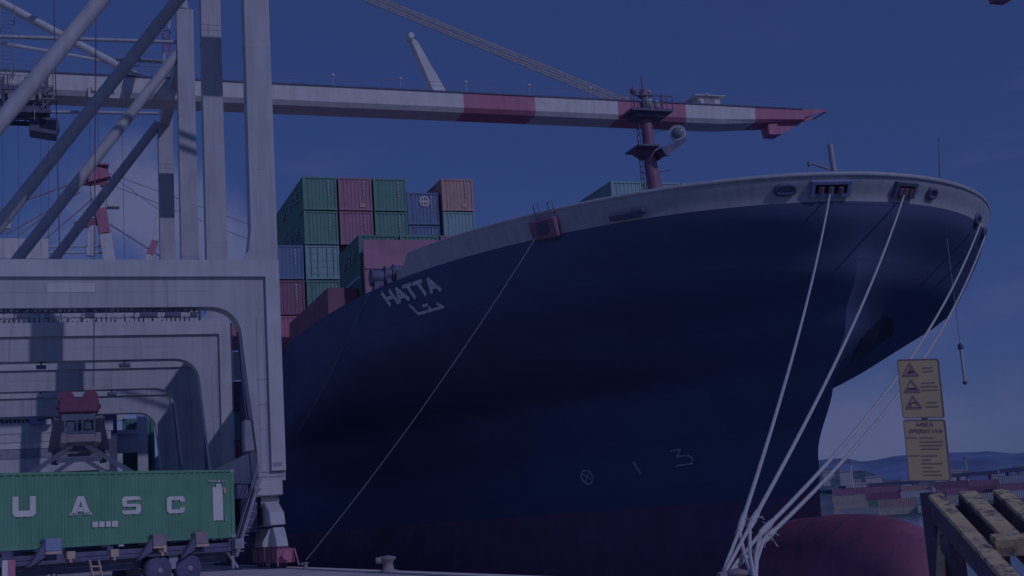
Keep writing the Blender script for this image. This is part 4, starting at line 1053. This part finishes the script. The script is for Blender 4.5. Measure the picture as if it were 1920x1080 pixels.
XF[0] = False; NB = SQ(NB); NBz = SQ((0, 0, NBz)).z-NB.z
GR = 'pale mooring ropes from the bow'
def rope(fair, splice, ends, sag, label, r=.044, depth=27.5):
    p0, n0 = hull_n(*fair); p0 = p0+n0*.25
    sp = onX(*splice, NB.x+(p0.x-NB.x)*.06)
    T = thing('mooring_rope', tuple(p0), label, 'rope', GR)
    pts = []
    for i in range(25):
        t = i/24; q = p0.lerp(sp, t); q.z -= sag*4*t*(1-t); pts.append(q)
    g = MB(); g.poly(pts, r, 8); g.build('line', 'rope', T)
    d = (sp-pts[-3]).normalized()
    g = MB(); g.poly([sp-d*.5, sp-d*.3, sp, sp+d*.35, sp+d*.5], [r*1.1, r*1.45, r*1.6, r*1.4, r*.8], 8); g.build('splice', 'rope', T)
    g = MB()
    for k in range(9):
        a_ = sp+d*R.uniform(-.3, .4); v_ = Vector((R.uniform(-1, 1), R.uniform(-1, 1), R.uniform(-1.2, .6))).normalized()*R.uniform(.12, .26); g.poly([a_, a_+v_*.5, a_+v_+Vector((0, 0, -.05))], .009, 4)
    g.build('frayed_strands', 'rope', T)
    q = sp+d*.4
    g = MB(); side = Vector((.33, .05, 0))
    loop = [q, q.lerp(NB+Vector((-.30, .1, NBz)), .6), NB+Vector((-.30, .05, NBz)), NB+Vector((-.2, -.26, NBz-.02)), NB+Vector((.1, -.32, NBz-.02)), NB+Vector((.31, -.05, NBz)), q.lerp(NB+Vector((.30, .1, NBz)), .5), q]
    off = Vector((0, 0, ends))
    loop = [loop[0], loop[1]]+[a+off for a in loop[2:6]]+[loop[6], loop[7]]
    g.poly(loop, r*.8, 7); g.build('eye_loop', 'rope', T)
    return T
rope((1552, 362), (1391, 980), .0, .5, 'pale mooring rope from the wide blue rimmed fairlead, hanging steepest')
rope((1688, 364), (1413, 974), .05, .5, 'pale mooring rope from the dark rectangular fairlead beside the stem')
rope((1829, 418), (1436, 990), -.05, 1.0, 'pale mooring rope from the upper of the fairleads at the bow edge')
rope((1838, 440), (1441, 1005), -.09, 1.1, 'pale mooring rope from the lowest fairlead on the bow edge')
def thin(a, b_, label, sag):
    T = MB(); pts = []
    for i in range(20):
        t = i/19; q = a.lerp(b_, t); q.z -= sag*4*t*(1-t); pts.append(q)
    T.poly(pts, .022, 5); return tag(T.build('mooring_line', 'line'), label, 'rope', 'thin lines from the ship side')
p0, n0 = hull_n(1018, 438); thin(p0+n0*.45, SQ((14.9, 80.0, .5)), 'thin grey line running from the red chock down across the dark hull', .5)
p0, n0 = hull_n(697, 552); thin(p0+n0*.2, onX(556, 815, 16.2), 'faint thin line dropping from the break of the forecastle by the ship name', .3)
# heaving line with a weight under the bow
a, b_ = onX(1788, 548, 38), None
a = onX(1788, 548, 39.0); b_ = Vector((a.x, a.y, onX(1818, 720, 39.0).z))
T = thing('heaving_line', tuple(a), 'thin line hanging under the bow with a long pale weight', 'rope')
g = MB(); top = a+Vector((0, 0, 2.5)); g.tube(top, b_+Vector((0, 0, 1.5)), .018, seg=5); g.build('cord', 'line', T)
g = MB(); g.tube(b_+Vector((0, 0, 1.6)), b_+Vector((0, 0, .15)), .07, .06, 8); g.build('weight', 'rope', T)
g = MB(); g.lathe(b_+Vector((0, 0, 1.55)), (0, 0, 1), [(.03, 0), (.12, .08), (.12, .25), (.03, .33)], 8); g.lathe(b_, (0, 0, 1), [(.03, 0), (.1, .06), (.1, .14), (.03, .2)], 8); g.build('shackle', 'dark', T)

# ------------------------------------------------------------------ warning sign
SA = rad(36); sn = Vector((math.sin(SA), math.cos(SA), 0)); SP = sn*13.0
def SG(x, y, off=0): return onP(x, y, SP, sn)-sn*off
tl, tr, bl, br = SG(1684, 675), SG(1758, 673), SG(1704, 901), SG(1785, 901)
srt = ((tr-tl)+(br-bl)).normalized(); sup = ((tl-bl)+(tr-br)).normalized(); sup = (sup-srt*sup.dot(srt)).normalized(); snm = srt.cross(sup)
SWd = .5*((tr-tl).length+(br-bl).length); SHt = .5*((tl-bl).length+(tr-br).length); SO = (bl+br)/2+(tl+tr-bl-br)*0
skew = ((tl+tr)/2-(bl+br)/2)/SHt
def sg(u, v, w_=0): return SO+srt*((u-.5)*SWd)+skew*(v*SHt)+snm*w_
base = SO+skew*(-.0); T = thing('warning_sign', (SO.x, SO.y, 0), 'amber warning sign of two panels on a pole, with red triangles', 'sign')
def rpanel(v0, v1, nm):
    g = MB(); r_ = .05; k = SWd/SHt; P = []
    for cx, cy_, a0 in ((1-r_, v1-r_*k, 0), (r_, v1-r_*k, 90), (r_, v0+r_*k, 180), (1-r_, v0+r_*k, 270)):
        for j in range(4): a = rad(a0+j*30); P.append((cx+r_*math.cos(a), cy_+r_*k*math.sin(a)))
    g.prism(P, 0, .012, lambda u, v, w_: sg(u, v, w_-.006))
    o = g.build(nm, 'sign', T); g = MB(); Q = [sg(u, v, .008) for u, v in P]; Q.append(Q[0]); g.poly(Q, .005, 4); g.build('panel_rim', 'sign_dark', o); return o
up_ = rpanel(.515, 1.0, 'upper_panel'); lo_ = rpanel(0., .497, 'lower_panel')
def stroke(g, pts, wd, m=0):
    P = [sg(u, v, .009) for u, v in pts]
    for a, b_ in zip(P, P[1:]):
        d = b_-a; dn = d.normalized(); g.obox((a+b_)/2, d*.5+dn*wd*.3, snm.cross(dn)*wd/2, snm*.002, m)
for k in range(3):
    v0 = .865-.135*k; u0, uh = .29, .185
    g = MB(); tri = [(u0-uh, v0), (u0+uh, v0), (u0, v0+.1), (u0-uh, v0)]; stroke(g, tri, .012)
    stroke(g, [(u0-uh*.8, v0+.008), (u0+uh*.8, v0+.008)], .012); g.build('warning_triangle', 'sign_ink', up_)
    g = MB()
    if k == 0: stroke(g, [(u0-.05, v0+.03), (u0+.06, v0+.03)], .02); stroke(g, [(u0+.0, v0+.03), (u0+.0, v0+.06)], .008)
    if k == 1: stroke(g, [(u0-.09, v0+.026), (u0+.09, v0+.026)], .016)
    if k == 2: stroke(g, [(u0-.08, v0+.02), (u0-.06, v0+.042), (u0, v0+.05), (u0+.08, v0+.038)], .007); stroke(g, [(u0-.08, v0+.018), (u0-.08, v0+.03)], .012)
    g.build('hazard_symbol', 'sign_black', up_)
def text_lines(lst, par, nm='small_print'):
    for u0, u1, v in lst:
        g = MB(); u = u0
        while u < u1:
            wv = R.uniform(.03, .1); e = min(u1, u+wv); stroke(g, [(u, v+R.uniform(-.001, .001)), (e-.012, v)], .0075); u = e+.008
        g.build('text_line', 'sign_dark', par)
text_lines([(.6, .85, .93), (.6, .86, .90), (.54, .88, .803), (.5, .92, .773), (.54, .92, .743), (.62, .86, .64), (.6, .9, .607)], up_)
text_lines([(.05, .3, .352), (.36, .72, .35), (.36, .92, .317), (.36, .88, .288), (.37, .8, .258), (.06, .32, .205), (.36, .74, .203), (.38, .58, .17), (.36, .86, .14), (.36, .6, .107), (.36, .76, .075), (.36, .82, .045)], lo_)
LET = {'A': [[(0, 0), (.5, 1), (1, 0)], [(.2, .38), (.8, .38)]], 'R': [[(0, 0), (0, 1), (.8, 1), (.95, .75), (.8, .5), (0, .5)], [(.45, .5), (1, 0)]], 'E': [[(1, 0), (0, 0), (0, 1), (1, 1)], [(0, .5), (.8, .5)]],
       'O': [[(.2, 0), (0, .3), (0, .7), (.2, 1), (.8, 1), (1, .7), (1, .3), (.8, 0), (.2, 0)]], 'P': [[(0, 0), (0, 1), (.85, 1), (1, .75), (.85, .5), (0, .5)]], 'T': [[(0, 1), (1, 1)], [(.5, 1), (.5, 0)]], 'I': [[(.5, 0), (.5, 1)]], 'V': [[(0, 1), (.5, 0), (1, 1)]]}
def sign_word(wd, u0, u1, v0, v1):
    g = MB(); n_ = len(wd); st = (u1-u0)/n_
    for i, ch in enumerate(wd):
        for l in LET[ch]: stroke(g, [(u0+i*st+x*st*.72, v0+y*(v1-v0)) for x, y in l], .0065)
    g.build('headline', 'sign_ink', lo_)
sign_word('AREA', .3, .74, .447, .472); sign_word('OPERATIVA', .12, .94, .393, .418)
g = MB(); pt = SO-snm*.04; g.tube(Vector((pt.x, pt.y, 0)), sg(.5, .97, -.045), .028, seg=10)
for v in (.1, .4, .6, .9): g.obox(sg(.5, v, -.02), srt*.08, sup*.02, snm*.016)
g.build('sign_post', 'grey', T)

# ------------------------------------------------------------------ rusty yellow barrier frame in front of the camera
def RY(x, y, D): d = ray(x, y); return O+d*(D/(d.x**2+d.y**2)**.5)
T = thing('barrier_frame', tuple(RY(1760, 1000, 8)-Vector((0, 0, 1.4))), 'rusty yellow steel barrier with sloping slats, right of the ropes', 'barrier')
A0, A1 = RY(1750, 911, 8.0), RY(1896, 1068, 6.55)
dd = (A1-A0); dn = dd.normalized()
step = (RY(1813, 908, 8.0)-RY(1750, 911, 8.0)); stn = step.normalized(); nrm = stn.cross(dn); nrm = nrm if nrm.z > 0 else -nrm
sl_w = .095
for k in range(5):
    st_ = step*(k*.98); a = A0+st_-nrm*.05; e = 1.35 if k == 0 else (.75+.12*k)
    q = a+dd*(e if k == 0 else .62)
    g = MB(); wv = sl_w*(.9 if k != 1 else 1.05)
    mid = (a+q)/2; g.obox(mid, (q-a)*.5, stn*wv/2, nrm*.012); g.obox(mid-stn*(wv/2-.008)-nrm*.075, (q-a)*.5, stn*.008, nrm*.063, 1); g.obox(mid+stn*(wv/2-.008)-nrm*.075, (q-a)*.5, stn*.008, nrm*.063, 1)
    g.build('slat', ['rust_yellow', 'rust_dark'], T, bevel=.004)
g = MB(); a = A0+dd*.64-nrm*.055+stn*.06; g.obox(a+step*2.2, step*2.2, dn*.05, nrm*.045); g.build('cross_bar', 'rust_yellow', T, bevel=.004)
g = MB(); a = A0-nrm*.055; g.obox(a+step*2.0+dn*.05-nrm*.09, step*2.1, dn*.03, nrm*.03); g.build('top_bar', 'rust_dark', T, bevel=.004)
pA = A0-nrm*.1-stn*.01
g = MB(); g.box(pA.x-.05, pA.x+.06, pA.y-.05, pA.y+.05, 0, pA.z+.06); g.build('post', 'rust_dark', T, bevel=.004)
pB = RY(1770, 990, 7.9)
g = MB(); g.bar(RY(1769, 985, 7.9), RY(1765, 1085, 7.75)-Vector((0, 0, .0)), .045, .05); q = RY(1765, 1085, 7.75); g.bar(q, Vector((q.x, q.y, 0)), .045, .05); g.build('brace', 'rust_yellow', T)
pC = RY(1785, 1020, 7.8); g = MB(); g.box(pC.x-.05, pC.x+.05, pC.y-.04, pC.y+.04, 0, RY(1782, 1000, 7.8).z); g.build('post', 'rust_dark', T, bevel=.004)
for k in (4,):
    pA2 = A0+step*4.05-nrm*.1; g = MB(); g.box(pA2.x-.05, pA2.x+.06, pA2.y-.05, pA2.y+.05, 0, pA2.z+.05); g.build('post', 'rust_dark', T)

# ------------------------------------------------------------------ far container yard, gantries, masts, houses
GF = 'containers in the far yard'
def zc3(x, y): return (1540+x/5.053, 840+y/5.05)
FD = 530.
def far_container(x0, x1, yt, D, colr, label, L_=12.19, H_=2.6):
    """front long side faces the camera; x0/x1 fix the place along the row, yt its top"""
    a = far(x0, yt, D); zt = a.z; c = a+fr*(L_/2)+fn*1.22; k = round((zt-FARZ)/H_); k = max(1, k); z0 = FARZ+(k-1)*H_
    g = MB(); h = L_/2; cx = Vector((c.x, c.y, 0))
    corr(g, -h+.1, h-.1, z0+.12, z0+H_-.08, lambda u, d, q: cx+fr*u-fn*(1.22-.02-d)+Vector((0, 0, q)), pitch=.6, dep=.05)
    for s_ in (-1, 1): g.obox(cx+fr*(s_*(h-.06))+Vector((0, 0, z0+H_/2)), fr*.06, fn*1.22, Vector((0, 0, H_/2)))
    g.obox(cx+Vector((0, 0, z0+H_-.05)), fr*(h-.12), fn*1.21, Vector((0, 0, .04))); g.obox(cx+Vector((0, 0, z0+.06)), fr*(h-.12), fn*1.21, Vector((0, 0, .05)))
    g.obox(cx+fn*1.15+Vector((0, 0, z0+H_/2)), fr*(h-.12), fn*.05, Vector((0, 0, H_/2-.1)))
    return tag(g.build('yard_container', 'c_'+colr), label, 'container', GF), k
COLW = {'red': 'red', 'dred': 'dark red', 'yellow': 'sand yellow', 'green': 'green', 'teal': 'teal', 'blue': 'blue', 'wht': 'white', 'grey': 'grey', 'orange': 'orange', 'bred': 'bright red'}
pos_used = {}
def row(D, x_start, n, heights, cols, where, seed):
    rr = random.Random(seed); a = far(x_start, 950, D); ordn = ('first', 'second', 'third', 'fourth', 'fifth', 'sixth', 'seventh', 'eighth')
    jog = [rr.uniform(-7, 7) for _ in range(n)]
    for i in range(n):
        for k in range(heights[i]):
            colr = cols[i][k] if i < len(cols) and k < len(cols[i]) else rr.choice(['red', 'orange', 'yellow', 'green', 'teal', 'blue', 'wht', 'grey', 'yellow', 'green', 'bred'])
            c = a+fr*(i*12.55+rr.uniform(-.15, .15))+fn*(jog[i]); P = Vector((c.x, c.y, 0)); z0 = FARZ+k*2.6
            g = MB(); h = 6.095; cx = P+fr*h
            corr(g, -h+.1, h-.1, z0+.12, z0+2.52, lambda u, d, q: cx+fr*u-fn*(1.2-d)+Vector((0, 0, q)), pitch=.6, dep=.05)
            for s_ in (-1, 1): g.obox(cx+fr*(s_*(h-.06))+Vector((0, 0, z0+1.3)), fr*.06, fn*1.22, Vector((0, 0, 1.29)))
            g.obox(cx+Vector((0, 0, z0+2.55)), fr*(h-.12), fn*1.21, Vector((0, 0, .04))); g.obox(cx+Vector((0, 0, z0+.06)), fr*(h-.12), fn*1.21, Vector((0, 0, .05)))
            g.obox(cx+fn*1.15+Vector((0, 0, z0+1.3)), fr*(h-.12), fn*.05, Vector((0, 0, 1.2)))
            tn = ('lowest', 'in second tier', 'in third tier', 'in fourth tier', 'in fifth tier')[k]
            tag(g.build('yard_container', 'c_'+colr), f'{COLW[colr]} container {tn}, {ordn[i]} stack {where}', 'container', GF)
row(530, 1563, 4, [4, 4, 3, 4], [['yellow', 'yellow', 'yellow', 'red'], ['yellow', 'green', 'dred', 'red'], ['green', 'teal', 'wht'], ['yellow', 'yellow', 'red', 'dred']], 'across the basin left of the sign', 5)
row(600, 1580, 6, [4, 3, 4, 4, 3, 4], [], 'of the row behind, left of the sign', 21)
row(470, 1576, 4, [1, 2, 1, 2], [['grey'], ['yellow', 'orange'], ['wht'], ['green', 'yellow']], 'of the low front row across the basin', 22)
row(560, 1752, 5, [3, 4, 4, 3, 4], [['red', 'yellow', 'blue'], ['yellow', 'red', 'dred', 'red'], ['red', 'blue', 'yellow', 'red'], ['red', 'teal', 'blue'], ['teal', 'red', 'blue', 'wht']], 'across the basin right of the sign', 6)
row(500, 1878, 2, [4, 4], [['red', 'wht', 'red', 'grey'], ['red', 'blue', 'wht', 'wht']], 'across the basin nearest the right edge', 8)
def yard_gantry(x0, x1, ytop, D, label, lift=0):
    a, b_ = far(x0, ytop, D), far(x1, ytop, D); zt = a.z; a.z = b_.z = FARZ
    T = thing('yard_gantry_crane', tuple(a.lerp(b_, .5)), label, 'crane', 'gantry cranes in the far yard')
    Z = Vector((0, 0, 1))
    for p in (a, b_):
        for d_ in (0, 9):
            g = MB(); q = p+fn*d_; g.bar(q, q+Z*(zt-FARZ-1.6), .9, .9); g.build('leg', 'dark', T)
    for d_ in (0, 9): g = MB(); g.bar(a-fr*3+fn*d_+Z*(zt-FARZ-.8), b_+fr*3+fn*d_+Z*(zt-FARZ-.8), .9, 1.6); g.build('main_girder', 'dark', T)
    g = MB(); c = a.lerp(b_, .3)+fn*4.5+Z*(zt-FARZ+.3); g.obox(c, fr*1.8, fn*4.9, Z*.6); g.obox(c-Z*2.2, fr*.9, fn*1, Z*1.0); g.build('trolley', 'grey', T)
yard_gantry(1797, 1857, 887, 640, 'dark gantry crane over the far stacks just right of the sign')
yard_gantry(1890, 1960, 878, 620, 'dark gantry crane over the far stacks at the right edge')
yard_gantry(1640, 1712, 906, 690, 'dark gantry crane over the far stacks left of the sign')
def light_mast(x, yt, D, label):
    a = far(x, yt, D); T = thing('light_mast', (a.x, a.y, FARZ), label, 'light mast', 'light masts of the far yard')
    g = MB(); g.tube((a.x, a.y, FARZ), (a.x, a.y, a.z), .55, .28, 10); g.build('pole', 'white', T)
    g = MB(); g.tube((a.x, a.y, a.z-.1), (a.x, a.y, a.z+.3), 1.1, seg=12)
    for i in range(6): t_ = i*math.pi/3; g.box(a.x+math.cos(t_)*1.1-.25, a.x+math.cos(t_)*1.1+.25, a.y+math.sin(t_)*1.1-.25, a.y+math.sin(t_)*1.1+.25, a.z-.6, a.z-.1)
    g.build('lamp_crown', 'grey', T)
light_mast(1594, 866, 560, 'white light mast rising behind the far red containers')
light_mast(1810, 858, 900, 'thin light mast farther off, right of the sign')
rr = random.Random(4)
for i, (x, y) in enumerate(((1553, 886), (1584, 885), (1638, 896), (1622, 908), (1640, 909), (1793, 884), (1700, 903), (1600, 903), (1765, 899), (1870, 893))):
    D = 1480+rr.uniform(-30, 30); p = far(x, y, D); w_, d_, h_ = rr.uniform(5, 9), 6, rr.uniform(5, 8)
    T = thing('house', (p.x, p.y, p.z-h_), ('pale house low on the wooded hill by the ship stem', 'pale house beside the white mast on the wooded slope', 'pale house on the hill midway between mast and sign', 'pale house low behind the far red stacks', 'pale house close left of the sign on the slope',
              'pale house high beside the right edge of the sign', 'pale house half behind the sign edge', 'pale house under the white mast on the slope', 'pale house behind the sign pole foot', 'pale house above the far right gantry crane')[i], 'house', 'houses on the far hill')
    g = MB(); c = Vector((p.x, p.y, p.z-h_/2-4)); g.obox(c, fr*w_, fn*d_, Vector((0, 0, h_/2+4))); g.build('wall', 'house', T)
    g = MB(); g.prism([(-d_-.4, 0), (d_+.4, 0), (0, 2.2)], -w_-.4, w_+.4, lambda u, v, q: p+fr*q+fn*u+Vector((0, 0, v))); g.build('roof', 'houseroof', T)
